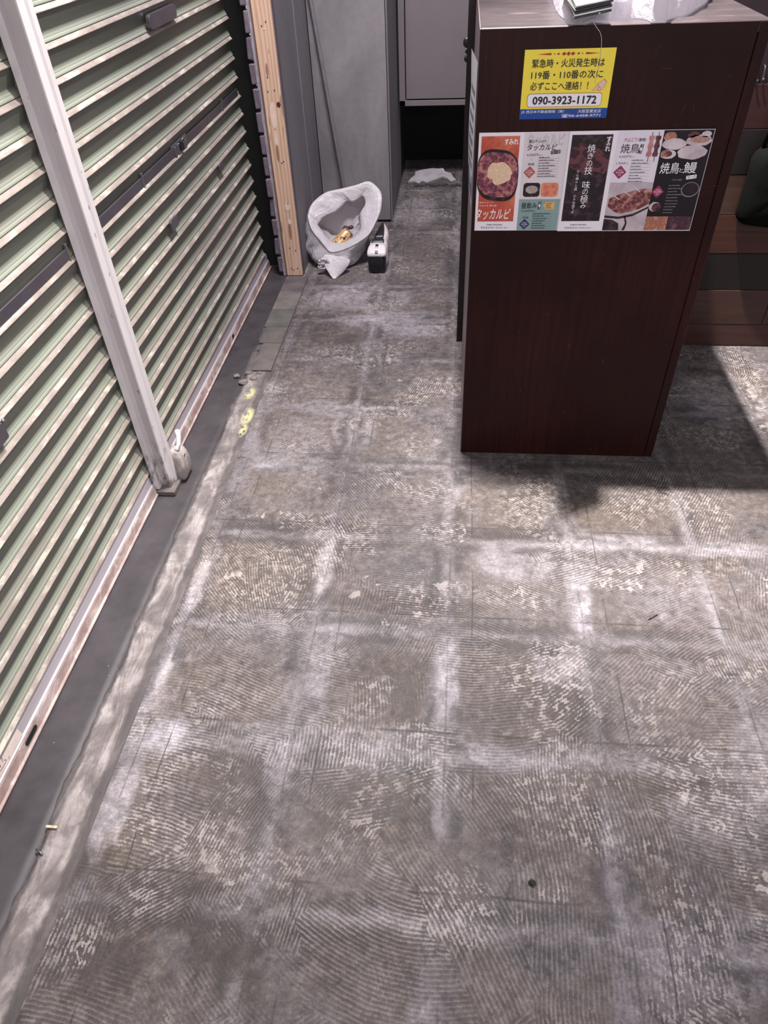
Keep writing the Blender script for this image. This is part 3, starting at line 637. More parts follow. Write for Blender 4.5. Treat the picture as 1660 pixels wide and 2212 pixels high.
# ------------------------------------------------------------------ printed things
def flat(name, pts, mat, parent, y=-.001, th=.0003):
    """thin printed patch on the counter front; pts = (x, z) outline"""
    return prism(name, pts, 1, y - th, y, mat, parent)
def rect(x0, z0, x1, z1): return [(x0, z0), (x1, z0), (x1, z1), (x0, z1)]
def rrect(x0, z0, x1, z1, r, n=5):
    out = []
    for cx, cz, a0 in ((x1 - r, z1 - r, 0), (x0 + r, z1 - r, 90), (x0 + r, z0 + r, 180), (x1 - r, z0 + r, 270)):
        for k in range(n): a = math.radians(a0 + k * 90 / (n - 1)); out.append((cx + r * math.cos(a), cz + r * math.sin(a)))
    return out
def text(parent, body, x0, z0, x1, z1, mat, y, bold=0., shear=0., name='lettering', keep=False, matrix=None):
    c = bpy.data.curves.new('t', 'FONT'); c.body = body; c.shear = shear; c.resolution_u = 2
    o = bpy.data.objects.new('t', c); COL.objects.link(o); bpy.context.view_layer.update()
    m = bpy.data.meshes.new_from_object(o.evaluated_get(bpy.context.evaluated_depsgraph_get()))
    bpy.data.objects.remove(o); bpy.data.curves.remove(c)
    n = len(m.vertices); a = np.empty(n * 3, np.float32); m.vertices.foreach_get('co', a); a = a.reshape(-1, 3)
    mn, mx = a.min(0), a.max(0); s = (mx - mn); s[s == 0] = 1
    sx, sz = (x1 - x0) / s[0], (z1 - z0) / s[1]
    if keep: sx = sz = min(sx, sz)
    b = np.empty_like(a); b[:, 0] = x0 + (a[:, 0] - mn[0]) * sx; b[:, 2] = z0 + (a[:, 1] - mn[1]) * sz; b[:, 1] = y
    if matrix is not None: b = b @ np.array(matrix.to_3x3()).T + np.array(matrix.translation)
    b -= np.array(origin_of(parent)); m.vertices.foreach_set('co', b.astype(np.float32).ravel()); m.name = name; m.materials.clear(); m.materials.append(mat); m.update()
    if bold:                                                        # heavier weight: the glyphs overprinted with a small spread
        bm = bmesh.new(); e = bold * .9
        for k, (dx, dz) in enumerate(((0, 0), (e, 0), (-e, 0), (0, e), (0, -e))):
            k0 = len(bm.verts); bm.from_mesh(m); bm.verts.ensure_lookup_table()
            for v in bm.verts[k0:]: v.co += Vector((dx * abs(sx), -.00004 * k, dz * abs(sz)))
        bm.to_mesh(m); bm.free(); m.update()
    return link(name, m, mat, parent)
def vtext(parent, body, x, z1, z0, size, mat, y, bold=0.):
    """vertical Japanese line, one glyph under the other, joined into one lettering mesh"""
    n = len(body); st = (z1 - z0) / n; objs = []
    for k, ch in enumerate(body):
        if ch == ' ': continue
        kana = ch in 'きのみひとを。'; s = size * (.72 if kana else 1)
        objs.append(text(parent, ch, x - s / 2, z1 - (k + .5) * st - s / 2, x + s / 2, z1 - (k + .5) * st + s / 2, mat, y, bold))
    bm = bmesh.new()
    for o in objs: bm.from_mesh(o.data)
    for o in objs: me = o.data; bpy.data.objects.remove(o); bpy.data.meshes.remove(me)
    m = bpy.data.meshes.new('lettering'); bm.to_mesh(m); bm.free(); m.materials.append(mat); return link('lettering', m, mat, parent)
def lines(parent, x0, x1, zt, n, dz, mat, y, seed, rule=None):
    """small print too small to read: rows of dashes over hairline rules"""
    r = random.Random(seed); bm = bmesh.new()
    def q(xa, za, xb, zb): bm.faces.new([bm.verts.new(p) for p in ((xa, y, za), (xb, y, za), (xb, y, zb), (xa, y, zb))])
    for k in range(n):
        z = zt - k * dz; x = x0; e = x0 + (x1 - x0) * r.uniform(.45, .85)
        while x < e:
            wd = r.uniform(.0007, .0019); hh = r.uniform(.0012, .0021); q(x, z, x + wd, z + hh)
            if r.random() < .5: q(x, z + .0009, x + wd * 1.2, z + .0013)
            x += wd + r.uniform(.0003, .0008)
        if rule: q(x0 - .001, z - .0012, x1, z - .0009)
    frombm('small_print', bm, mat, parent)
def ink(name, rgb, rough=.35): return plain('ink_' + name, rgb, rough, var=.03, scale=20)
K, WH, GR = ink('black', (40, 32, 40)), ink('white', (246, 240, 246)), ink('grey', (150, 144, 148))
def food(name, cols, scale=60, dist=1.2):
    t = NT('photo_' + name); P = t.coord(); v = t.voro(t.vmath('ADD', P, t.vmath('MULTIPLY', t.noise(P, scale * .7, 3, col=True), (.02, .02, .02))), scale)
    f = t.math('ADD', t.math('MULTIPLY', v.outputs['Distance'], .5), t.math('MULTIPLY', t.noise(P, scale * 1.3, 6, .65, dist), .75))
    n = len(cols); return t.fin(t.ramp(f, [(.22 + .62 * i / (n - 1), lin(*c)) for i, c in enumerate(cols)]), .35)
FMEAT = food('stew', [(58, 26, 42), (128, 62, 86), (94, 44, 70), (166, 94, 100), (200, 146, 128)], 85)
FCHEESE = food('cheese', [(222, 184, 148), (240, 212, 178), (226, 186, 156), (250, 228, 200)], 160)
FGRILL = food('grill', [(28, 18, 26), (70, 38, 46), (44, 26, 36), (112, 62, 66), (90, 60, 74)], 55)
FSKEW = food('skewer', [(66, 30, 40), (122, 62, 66), (88, 42, 54), (160, 98, 90), (196, 150, 140)], 90)
FDARK = food('dark', [(20, 14, 20), (44, 30, 38), (26, 18, 26), (82, 56, 60)], 60)
FFRY = food('fry', [(130, 76, 62), (190, 126, 100), (156, 96, 80), (224, 176, 150)], 90)
FPLATE = food('plate', [(170, 152, 160), (206, 190, 196), (186, 168, 176), (220, 206, 210)], 12)
FORANGE = food('orange', [(184, 72, 60), (196, 84, 64), (190, 78, 62), (214, 118, 88)], 14)
FPINK = food('pink', [(126, 52, 64), (214, 110, 92), (230, 150, 110), (176, 76, 80)], 60)
def blobp(cx, cz, rx, rz, seed, n=26, amp=.12):
    out = []
    for k in range(n):
        a = 2 * math.pi * k / n; r = 1 + amp * mnoise.noise(Vector((math.cos(a) * 2 + seed, math.sin(a) * 2, seed))); out.append((cx + rx * r * math.cos(a), cz + rz * r * math.sin(a)))
    return out
def diamond(par, cx, cz, r, mat, y, lettermat):
    p = []
    for a in range(4):
        c = (math.cos(math.radians(90 * a)), math.sin(math.radians(90 * a)))
        for s in (-.16, 0, .16):
            t = (-c[1], c[0]); k = 1 - (.03 if s == 0 else .16); p.append((cx + r * (c[0] * k + t[0] * s), cz + r * (c[1] * k + t[1] * s)))
    flat('diamond_badge', p, mat, par, y); yy = y - .0005
    text(par, '120分', cx - r * .36, cz + r * .20, cx + r * .36, cz + r * .44, lettermat, yy); text(par, '飲み放題', cx - r * .58, cz - r * .14, cx + r * .58, cz + r * .14, lettermat, yy); text(par, '付き', cx - r * .26, cz - r * .50, cx + r * .26, cz - r * .22, lettermat, yy)
def skewed_tag(par, x, z, wd, hh, ang, body, bg, fg, y, vertical=False):
    ca, sa = math.cos(ang), math.sin(ang); q = lambda px, pz: (x + px * ca - pz * sa, z + px * sa + pz * ca)
    flat('course_tag', [q(-wd / 2, -hh / 2), q(wd / 2, -hh / 2), q(wd / 2, hh / 2), q(-wd / 2, hh / 2)], bg, par, y)
    if vertical: vtext(par, body, x, z + hh * .46, z - hh * .46, wd * .68, fg, y - .0005, .01)
    else: text(par, body, -wd * .42, -hh * .32, wd * .42, hh * .32, fg, y - .0005, .02, matrix=Matrix.Translation((x, 0, z)) @ Matrix.Rotation(-ang, 4, 'Y'))
def sheet(name, label, x0, z0, x1, z1, y, th, mat, cat, lean=0.):
    r = thing(name, label, cat, ((x0 + x1) / 2, y, z0))
    prism('sheet', rect(x0, z0, x1, z1), 1, y - th, y, mat, r); return r
MPAP = plain('gloss_paper', (244, 236, 244), .35, var=.03, scale=4)
# --- left leaflet
YL = -.0004
A = sheet('menu_leaflet', 'left menu leaflet with orange photo panel, partly under the right leaflet', .0088, .6515, .305, .8580, YL, .0004, MPAP, 'leaflet')
y1 = YL - .0006; y2 = y1 - .0005; y3 = y2 - .0005; y4 = y3 - .0005
flat('orange_panel', rect(.0145, .6725, .0960, .8510), FORANGE, A, y1)
def pan(cx, cz, rx, rz, tilt=-.10, n=40):
    out = []
    for k in range(n):
        a = 2 * math.pi * k / n; px = rx * math.copysign(abs(math.cos(a)) ** .62, math.cos(a)); pz = rz * math.copysign(abs(math.sin(a)) ** .72, math.sin(a))
        out.append((max(.0093, cx + px), cz + pz + px * tilt))
    return out
flat('dark_pan', pan(.0535, .7715, .0455, .0535), FDARK, A, y2)  # dark pan printed around the stew
flat('dish_photo', pan(.0535, .7730, .0440, .0460), FMEAT, A, y2 - .0003)
flat('cheese_photo', blobp(.0590, .7770, .0270, .0235, 9, amp=.3), FCHEESE, A, y3 - .0003)
text(A, 'すみれ', .0640, .8340, .0930, .8455, WH, y2, .03)
text(A, 'タッカルビ', .0100, .6770, .0885, .7010, WH, y2, .012, .25)
text(A, '焼きとろーり', .0165, .7130, .0480, .7165, WH, y2); text(A, 'やみつき 夏の新', .0165, .7060, .0560, .7098, WH, y2)
text(A, 'SUMIRE COURSE MENU', .036, .6635, .072, .6662, K, y1, .02); text(A, 'すみれのコースメニュー', .023, .6560, .086, .6605, K, y1, .015)
flat('grey_panel', rect(.1055, .7215, .1965, .8570), ink('pale', (226, 216, 222)), A, y1)
text(A, 'タッカルビ', .112, .8310, .190, .8545, ink('ghost', (204, 194, 200)), y2, .03)
text(A, '夏はやっぱり', .1150, .8370, .1520, .8430, K, y3, .01, .1); text(A, 'タッカルビ', .1130, .8220, .1760, .8345, K, y3, .012, .15)
skewed_tag(A, .1740, .8185, .0195, .0070, .12, 'コース', K, WH, y3)
text(A, '4,500円', .1130, .8105, .1370, .8160, K, y3); text(A, '(税込)', .1375, .8110, .1470, .8145, GR, y3)
flat('divider', rect(.1235, .8020, .1238, .8080), K, A, y2); text(A, '全8品', .1170, .7925, .1310, .7975, K, y3, .01)
diamond(A, .1225, .7780, .0130, ink('salmon', (186, 88, 84)), y2, WH); lines(A, .1400, .1840, .8070, 8, .00545, K, y3, 1, True)
flat('dish_photo', rrect(.1125, .7265, .1490, .7560, .006), FDARK, A, y2); flat('flour_photo', blobp(.131, .742, .0135, .0085, 4), food('flour', [(140, 126, 122), (186, 172, 162), (160, 146, 140)], 50), A, y3)
flat('dish_photo', rrect(.1515, .7265, .1890, .7560, .006), FPINK, A, y2)
flat('teal_panel', rect(.1055, .6520, .1965, .7210), ink('teal', (140, 164, 164)), A, y1)
text(A, '昼飲み', .1120, .7010, .1460, .7140, K, y3, .012); skewed_tag(A, .1520, .7075, .0060, .0170, -.08, 'コース', K, WH, y3, True)
text(A, '2,500円', .1120, .6930, .1360, .6985, K, y3); text(A, '(税込)', .1365, .6935, .1450, .6970, K, y3)
flat('speech_bubble', [(.1590, .7080), (.1630, .7100), (.1660, .7145), (.1850, .7145), (.1850, .6990), (.1660, .6985), (.1630, .7040)], ink('sand', (226, 180, 110)), A, y2); lines(A, .1670, .1840, .7105, 3, .0045, K, y3, 5)
text(A, '全7品', .1170, .6790, .1300, .6835, K, y3, .01); flat('divider', rect(.1235, .6855, .1238, .6910), K, A, y2)
diamond(A, .1220, .6660, .0120, ink('navy', (34, 48, 98)), y2, WH); lines(A, .1390, .1830, .6890, 7, .0054, K, y3, 2, True)
# --- right leaflet
YR = YL - .0032
B = sheet('menu_leaflet', 'right menu leaflet with black photo panels overlapping the left leaflet', .1985, .6508, .4935, .8590, YR, .0004, MPAP, 'leaflet')
y1 = YR - .0006; y2 = y1 - .0005; y3 = y2 - .0005
flat('dark_photo', rect(.2045, .6735, .2890, .8520), FDARK, B, y1)
flat('grill_photo', [(.2045, .790), (.2045, .824), (.222, .838), (.240, .826), (.262, .826), (.2890, .806), (.2890, .772), (.262, .780), (.24, .772), (.222, .782)], FGRILL, B, y2 - .0002)
vtext(B, '焼きの技 味の極み', .2480, .8330, .7005, .0165, WH, y3 - .0005, .0); vtext(B, 'ひと串ひと皿 心を込めて。', .2265, .7830, .6900, .0062, WH, y3 - .0005)
vtext(B, 'すみれ', .2815, .8480, .8200, .0105, WH, y3 - .0005, .02)
text(B, 'SUMIRE COURSE MENU', .226, .6640, .262, .6665, K, y1, .02); text(B, 'すみれのコースメニュー', .214, .6560, .275, .6605, K, y1, .015)
flat('pale_panel', rect(.2990, .7560, .3915, .8585), ink('lilac', (232, 222, 234)), B, y1)
text(B, '大山どり', .3120, .8370, .3400, .8455, ink('brush_red', (196, 70, 84)), y2, .01, .2); text(B, '満喫!', .3420, .8375, .3580, .8440, K, y2, .012)
text(B, '焼鳥', .3090, .8150, .3470, .8335, K, y2, .004); skewed_tag(B, .3510, .8230, .0070, .0180, -.12, 'コース', K, WH, y2, True)
text(B, '4,000円', .3080, .8055, .3320, .8110, K, y2); text(B, '(税込)', .3325, .8060, .3410, .8095, GR, y2)
text(B, '[ 全8品 ]', .3050, .7925, .3290, .7980, K, y2); diamond(B, .3155, .7770, .0140, ink('magenta', (160, 46, 92)), y2, WH); lines(B, .3360, .3780, .8000, 8, .0061, K, y2, 3, True)
for x, mt in ((.3690, food('raw', [(170, 96, 100), (206, 140, 140), (180, 110, 112)], 80)), (.3820, FGRILL)):
    flat('skewer_stick', rect(x - .0006, .798, x + .0006, .855), K, B, y2); p = []
    for side in (1, -1):
        for k in range(9):
            kk = k if side == 1 else 8 - k; p.append((x + side * (.0046 + .0014 * math.sin(kk * 1.9)), .8080 + kk * .0050))
    flat('skewer_photo', p, mt, B, y3)
flat('plate_photo', rect(.2990, .6525, .3915, .7560), FPLATE, B, y1); flat('dark_bowl', [(.2990, .6525), (.335, .6525), (.332, .668), (.318, .676), (.2990, .678)], FDARK, B, y2)
flat('meat_photo', [(.302, .706), (.303, .722), (.315, .728), (.330, .733), (.352, .738), (.372, .742), (.3915, .742), (.3915, .712), (.372, .700), (.350, .694), (.332, .690), (.318, .694)], FSKEW, B, y3)
flat('plate_edge', [(.2990, .686), (.330, .683), (.360, .689), (.3915, .705), (.3915, .701), (.360, .684), (.330, .678), (.2990, .681)], K, B, y2)
flat('plate_line', [(.348, .6525), (.351, .668), (.345, .684), (.342, .684), (.347, .668), (.342, .6525)], K, B, y2)
for x, z in ((.312, .728), (.333, .736), (.354, .744)): flat('skewer_stick', [(x, z), (x + .012, z - .008), (x + .0128, z - .007), (x + .0008, z + .0012)], WH, B, y3 - .0003)
flat('black_panel', rect(.3915, .6525, .4925, .8582), ink('panel_black', (22, 14, 22)), B, y1)
for cx, cz, rx, rz, mt, s in [(.406, .846, .013, .009, FFRY, 1), (.417, .832, .026, .011, FPLATE, 2), (.414, .834, .021, .008, FGRILL, 3), (.466, .838, .026, .011, FPLATE, 4), (.468, .840, .020, .007, food('shred', [(140, 96, 92), (190, 148, 138), (160, 116, 110)], 120), 5), (.409, .812, .016, .009, FPLATE, 6), (.405, .813, .012, .007, FSKEW, 7), (.457, .815, .030, .014, FPLATE, 8), (.455, .818, .022, .010, FGRILL, 9), (.452, .849, .012, .006, FGRILL, 10), (.478, .850, .010, .006, FPLATE, 11)]:
    pts = [(min(max(a, .3920), .4922), min(b, .8578)) for a, b in blobp(cx, cz, rx, rz, s)]; flat('dish_photo', pts, mt, B, y2 - .0003 * (s % 3))
text(B, '焼鳥', .3985, .7735, .4380, .7960, WH, y3 - .001, .004); text(B, 'と', .4395, .7760, .4475, .7840, WH, y3 - .001); text(B, '鰻', .4480, .7740, .4740, .7965, WH, y3 - .001, .004)
skewed_tag(B, .4680, .7660, .0210, .0075, .14, 'コース', WH, K, y3)
text(B, '〔全10品〕', .4290, .7585, .4500, .7625, GR, y2); diamond(B, .4040, .7360, .0135, ink('magenta', (160, 46, 92)), y2, WH); lines(B, .4250, .4640, .7480, 10, .0064, GR, y2, 7)
flat('bowl_photo', blobp(.4720, .7400, .0190, .0155, 2, amp=.02), GR, B, y2); flat('bowl_photo', blobp(.4720, .7405, .0175, .0140, 2, amp=.02), FDARK, B, y3)
flat('bowl_photo', blobp(.4040, .7040, .0120, .0100, 5), FPLATE, B, y2); flat('bowl_photo', blobp(.4080, .7030, .0095, .0090, 6), FGRILL, B, y3)
flat('fried_photo', rect(.3920, .6530, .4390, .6830), FFRY, B, y2); flat('dark_dish_photo', rect(.4395, .6530, .4920, .6830), food('plum', [(40, 20, 32), (92, 52, 66), (60, 34, 48), (120, 80, 92)], 60), B, y2)
# --- yellow emergency notice
S = sheet('emergency_notice', 'yellow and blue notice with black phone number above the leaflets', .0908, .8830, .2680, 1.0055, YL, .0004, ink('yellow', (250, 226, 74)), 'notice')
y1 = YL - .0007; y2 = y1 - .0005; y3 = y2 - .0005
flat('blue_band', rect(.0905, .8825, .2683, .9010), ink('blue', (30, 72, 156)), S, y1)
RED = ink('brown_red', (166, 52, 40))
flat('ornament', [(.116, .9973), (.143, .9955), (.143, .9992)], RED, S, y1); flat('ornament', [(.237, .9973), (.210, .9955), (.210, .9992)], RED, S, y1)
for x, r in ((.1765, .0032), (.168, .0032), (.185, .0032), (.157, .0020), (.196, .0020), (.1495, .0012), (.2035, .0012)):
    n = 10 if x == .1765 else 4; flat('ornament', [(x + r * (1 if n == 10 else 1.5) * math.cos(2 * math.pi * k / n), .9973 + r * math.sin(2 * math.pi * k / n)) for k in range(n)], RED, S, y1)
text(S, '緊急時・火災発生時は', .1075, .9745, .2490, .9890, K, y2, .014); text(S, '119番・110番の次に', .1075, .9545, .2490, .9690, K, y2, .014)
text(S, '必ずここへ連絡！！', .1075, .9350, .2230, .9495, K, y2, .014)
flat('number_frame', rrect(.1035, .9045, .2535, .9290, .006), RED, S, y1); flat('number_plate', rrect(.1043, .9053, .2527, .9282, .0055), WH, S, y2)
text(S, '090-3923-1172', .1150, .9095, .2430, .9235, K, y3, .035)
text(S, 'JR 西日本不動産開発（株）', .0935, .8925, .1810, .8990, WH, y2, .0, .1); text(S, '大阪営業支店', .2090, .8925, .2560, .8990, WH, y2, .0, .1); text(S, '☎06-6458-9771', .1770, .8845, .2560, .8910, WH, y2, .01, .1)
HAND = [(.2330, .9325), (.2385, .9390), (.2420, .9440), (.2480, .9485), (.2530, .9520), (.2575, .9480), (.2560, .9430), (.2530, .9370), (.2490, .9330), (.2450, .9325), (.2435, .9345), (.2400, .9345)]
cx_, cz_ = .246, .942
flat('hand_outline', [(cx_ + (a - cx_) * 1.07, cz_ + (b - cz_) * 1.07) for a, b in HAND], RED, S, y2); flat('pointing_hand', HAND, ink('skin', (236, 200, 184)), S, y2 - .0004)
for p in ([(.2430, .9440), (.2440, .9395), (.2470, .9385)], [(.2470, .9385), (.2485, .9345)], [(.2440, .9395), (.2425, .9350)]): tube('hand_line', [(a, y2 - .0009, b) for a, b in p], .00035, RED, S, 4)
# --- curled sheet on the counter's left side
def side_sheet():
    r = thing('side_flyer', 'curled white flyer taped to the left side of the counter', 'flyer', (-.002, .05, .75))
    cols = 14; rows = 12; verts = []; nz = rows + 1
    def pt(i, j):
        f = i / cols; g = j / rows; y = .008 + f * .15; z = .70 + g * .285
        curl = .010 * math.sin(math.pi * g) * (1 - .5 * f) * (f ** .7) + .006 * f + .003 * max(0, g - .75) * 8 * f
        return Vector((-.0012 - curl, y, z))
    for i in range(cols + 1):
        for j in range(nz): verts.append(pt(i, j))
    f = [(i * nz + j, i * nz + j + 1, (i + 1) * nz + j + 1, (i + 1) * nz + j) for i in range(cols) for j in range(rows)]
    n0 = len(verts); verts += [v + Vector((.0004, 0, 0)) for v in verts]; f += [tuple(n0 + k for k in reversed(q)) for q in f[:]]
    part('paper', verts, f, plain('flyer_paper', (206, 204, 212), .5, var=.04), r, True)
    bm = bmesh.new()
    for j0 in (3, 4, 5, 6, 7, 8, 9):
        for i0 in (2, 5, 8):
            a = pt(i0, j0 + .2); b = pt(i0 + 2.4, j0 + .2); c = pt(i0 + 2.4, j0 + .65); d = pt(i0, j0 + .65)
            bm.faces.new([bm.verts.new(p + Vector((-.0006, 0, 0))) for p in (a, b, c, d)])
    frombm('small_print', bm, ink('flyer_grey', (120, 122, 132)), r)
    bm = bmesh.new(); bm.faces.new([bm.verts.new(pt(i, j) + Vector((-.0006, 0, 0))) for i, j in ((1, .6), (7, .6), (13, .6), (13, 2.6), (7, 2.6), (1, 2.6))]); frombm('blue_band', bm, ink('flyer_blue', (46, 58, 104)), r)
side_sheet()

# ------------------------------------------------------------------ bag and papers on the counter
def film(name, rgb, trans=.35, clear=.10):
    t = NT(name); P = t.coord(); n = t.noise(P, 26, 6, .6, 1.2); c = lin(*rgb)
    t.bump(n, .55, .012); t.fin(c, .28, spec=.5)
    tr = t.n('ShaderNodeBsdfTranslucent'); tr.inputs[0].default_value = c
    m1 = t.n('ShaderNodeMixShader'); m1.inputs[0].default_value = trans; t.t.links.new(t.b.outputs[0], m1.inputs[1]); t.t.links.new(tr.outputs[0], m1.inputs[2])
    tp = t.n('ShaderNodeBsdfTransparent'); m2 = t.n('ShaderNodeMixShader'); m2.inputs[0].default_value = clear
    t.t.links.new(m1.outputs[0], m2.inputs[1]); t.t.links.new(tp.outputs[0], m2.inputs[2]); t.t.links.new(m2.outputs[0], t.out.inputs[0]); return t.m
MFILM = film('thin_white_plastic', (210, 204, 214), .30, .16)
def spline_closed(pts, n):
    pts = [Vector(p) for p in pts]; m = len(pts); out = []
    for k in range(n):
        t = k / n * m; i = int(t); f = t - i; p0, p1, p2, p3 = (pts[(i + d) % m] for d in (-1, 0, 1, 2))
        out.append(.5 * (2 * p1 + (p2 - p0) * f + (2 * p0 - 5 * p1 + 4 * p2 - p3) * f * f + (3 * p1 - p0 - 3 * p2 + p3) * f ** 3))
    return out
def counter_bag():
    front = [(1195, 0), (1202, 20), (1215, 36), (1236, 46), (1251, 51), (1264, 46), (1285, 40), (1310, 43), (1335, 41), (1365, 37), (1395, 40), (1412, 47), (1427, 49), (1438, 46), (1446, 35), (1478, 31), (1504, 18), (1530, 0)]
    base = [at_z(u, v, H + .004) for u, v in front] + [Vector(p) for p in ((.52, .38, H + .004), (.50, .47, H + .004), (.42, .53, H + .004), (.32, .55, H + .004), (.23, .52, H + .004), (.17, .45, H + .004))]
    N = 96; hem = spline_closed(base, N); c = Vector((.345, .24, H)); rings = []
    prof = [(1.0, .000), (.985, .014), (.955, .034), (.91, .055), (.85, .074), (.77, .080), (.69, .080), (.62, .074), (.55, .064), (.47, .058), (.38, .046), (.28, .040), (.18, .038), (.08, .038)]
    for s, h in prof:
        r = []
        for k, p in enumerate(hem):
            q = c + (p - c) * s; a = 2 * math.pi * k / N
            rg = lambda f, o: 1 - 2 * abs(mnoise.noise(Vector((q.x * f + o, q.y * f, s * 1.5 + o))))
            fold = .6 * mnoise.noise(Vector((math.cos(a) * 3.2, math.sin(a) * 3.2, s * 2.5))) + .45 * rg(16, 3) + .30 * rg(38, 7)
            w_ = min(1, (1 - s) * 9); low = 1 - .72 * max(0, min(1, (.36 - q.x) / .05)) * max(0, min(1, (.30 - q.y) / .05)) * (1 if s < .86 else 0)
            hh = h * low * (.85 + .55 * fold) if h > 0 else 0
            d = (q - c).normalized() * fold * .012 * w_ * s
            r.append(Vector((q.x + d.x, max(q.y + d.y, .0035 if s < 1 else -.002), H + .0028 + max(0, hh + .006 * w_ * rg(70, 2)))))
        rings.append(r)
    v, f = loft(rings, True, False, True)
    B_ = thing('plastic_bag', 'crumpled white plastic bag lying on top of the counter', 'plastic bag', (c.x, c.y, H))
    part('bag_film', v, f, MFILM, B_, True)
    hp = [p + Vector((0, 0, .0022)) for p in rings[1]]
counter_bag()
MPG = plain('page_white', (236, 232, 238), .6, var=.04)
pa = at_z(1243, 19, H + .036); pb = at_y(1342, -2, pa.y + .055)
pr = thing('paper_stack', 'stack of white papers and dark edged magazines inside the plastic bag on the counter', 'papers', (pa.x + .05, pa.y + .08, H + .016))
tilt = math.atan2(pb.z - pa.z, math.hypot(pb.x - pa.x, pb.y - pa.y)); yaw = math.atan2(pb.y - pa.y, pb.x - pa.x)
for i in range(6):
    bm = bm_box((0, 0, 0), (.085, .16, .0030), .0009, 2)
    for v in bm.verts: v.co.x += v.co.y * math.tan(yaw)
    bmesh.ops.transform(bm, verts=bm.verts, matrix=Matrix.Translation((pa.x + .0012 * (i % 3), pa.y + .0015 * ((i * 2) % 3), pa.z - .016 + i * .0036)) @ Matrix.Rotation(yaw, 4, 'Z') @ Matrix.Rotation(-tilt, 4, 'Y') @ Matrix.Rotation(math.radians((i % 4 - 1.5) * 1.0), 4, 'Z'))
    frombm('paper', bm, MPG if i in (1, 5) else plain('grey_cover', (64, 66, 64), .5, var=.3), pr)
th = [at_z(1297, 28, H + .03), at_z(1289, 34, H + .012), Vector((.222, .012, H + .004)), at_z(1306, 46, H + .003), at_y(1290, 48, -.003), at_y(1283, 47, -.002), at_y(1290, 60, -.0025), at_y(1297, 70, -.002), at_y(1300, 85, -.002), at_y(1299, 110, -.0025), at_y(1296, 140, -.0028), at_y(1287, 175, -.0028)]
tag(tube('loose_thread', spline_closed(th + th[::-1], 160)[:78], .00055, plain('white_thread', (214, 204, 212), .7), None, 5), 'thin white thread hanging from the plastic bag over the yellow notice', 'thread')

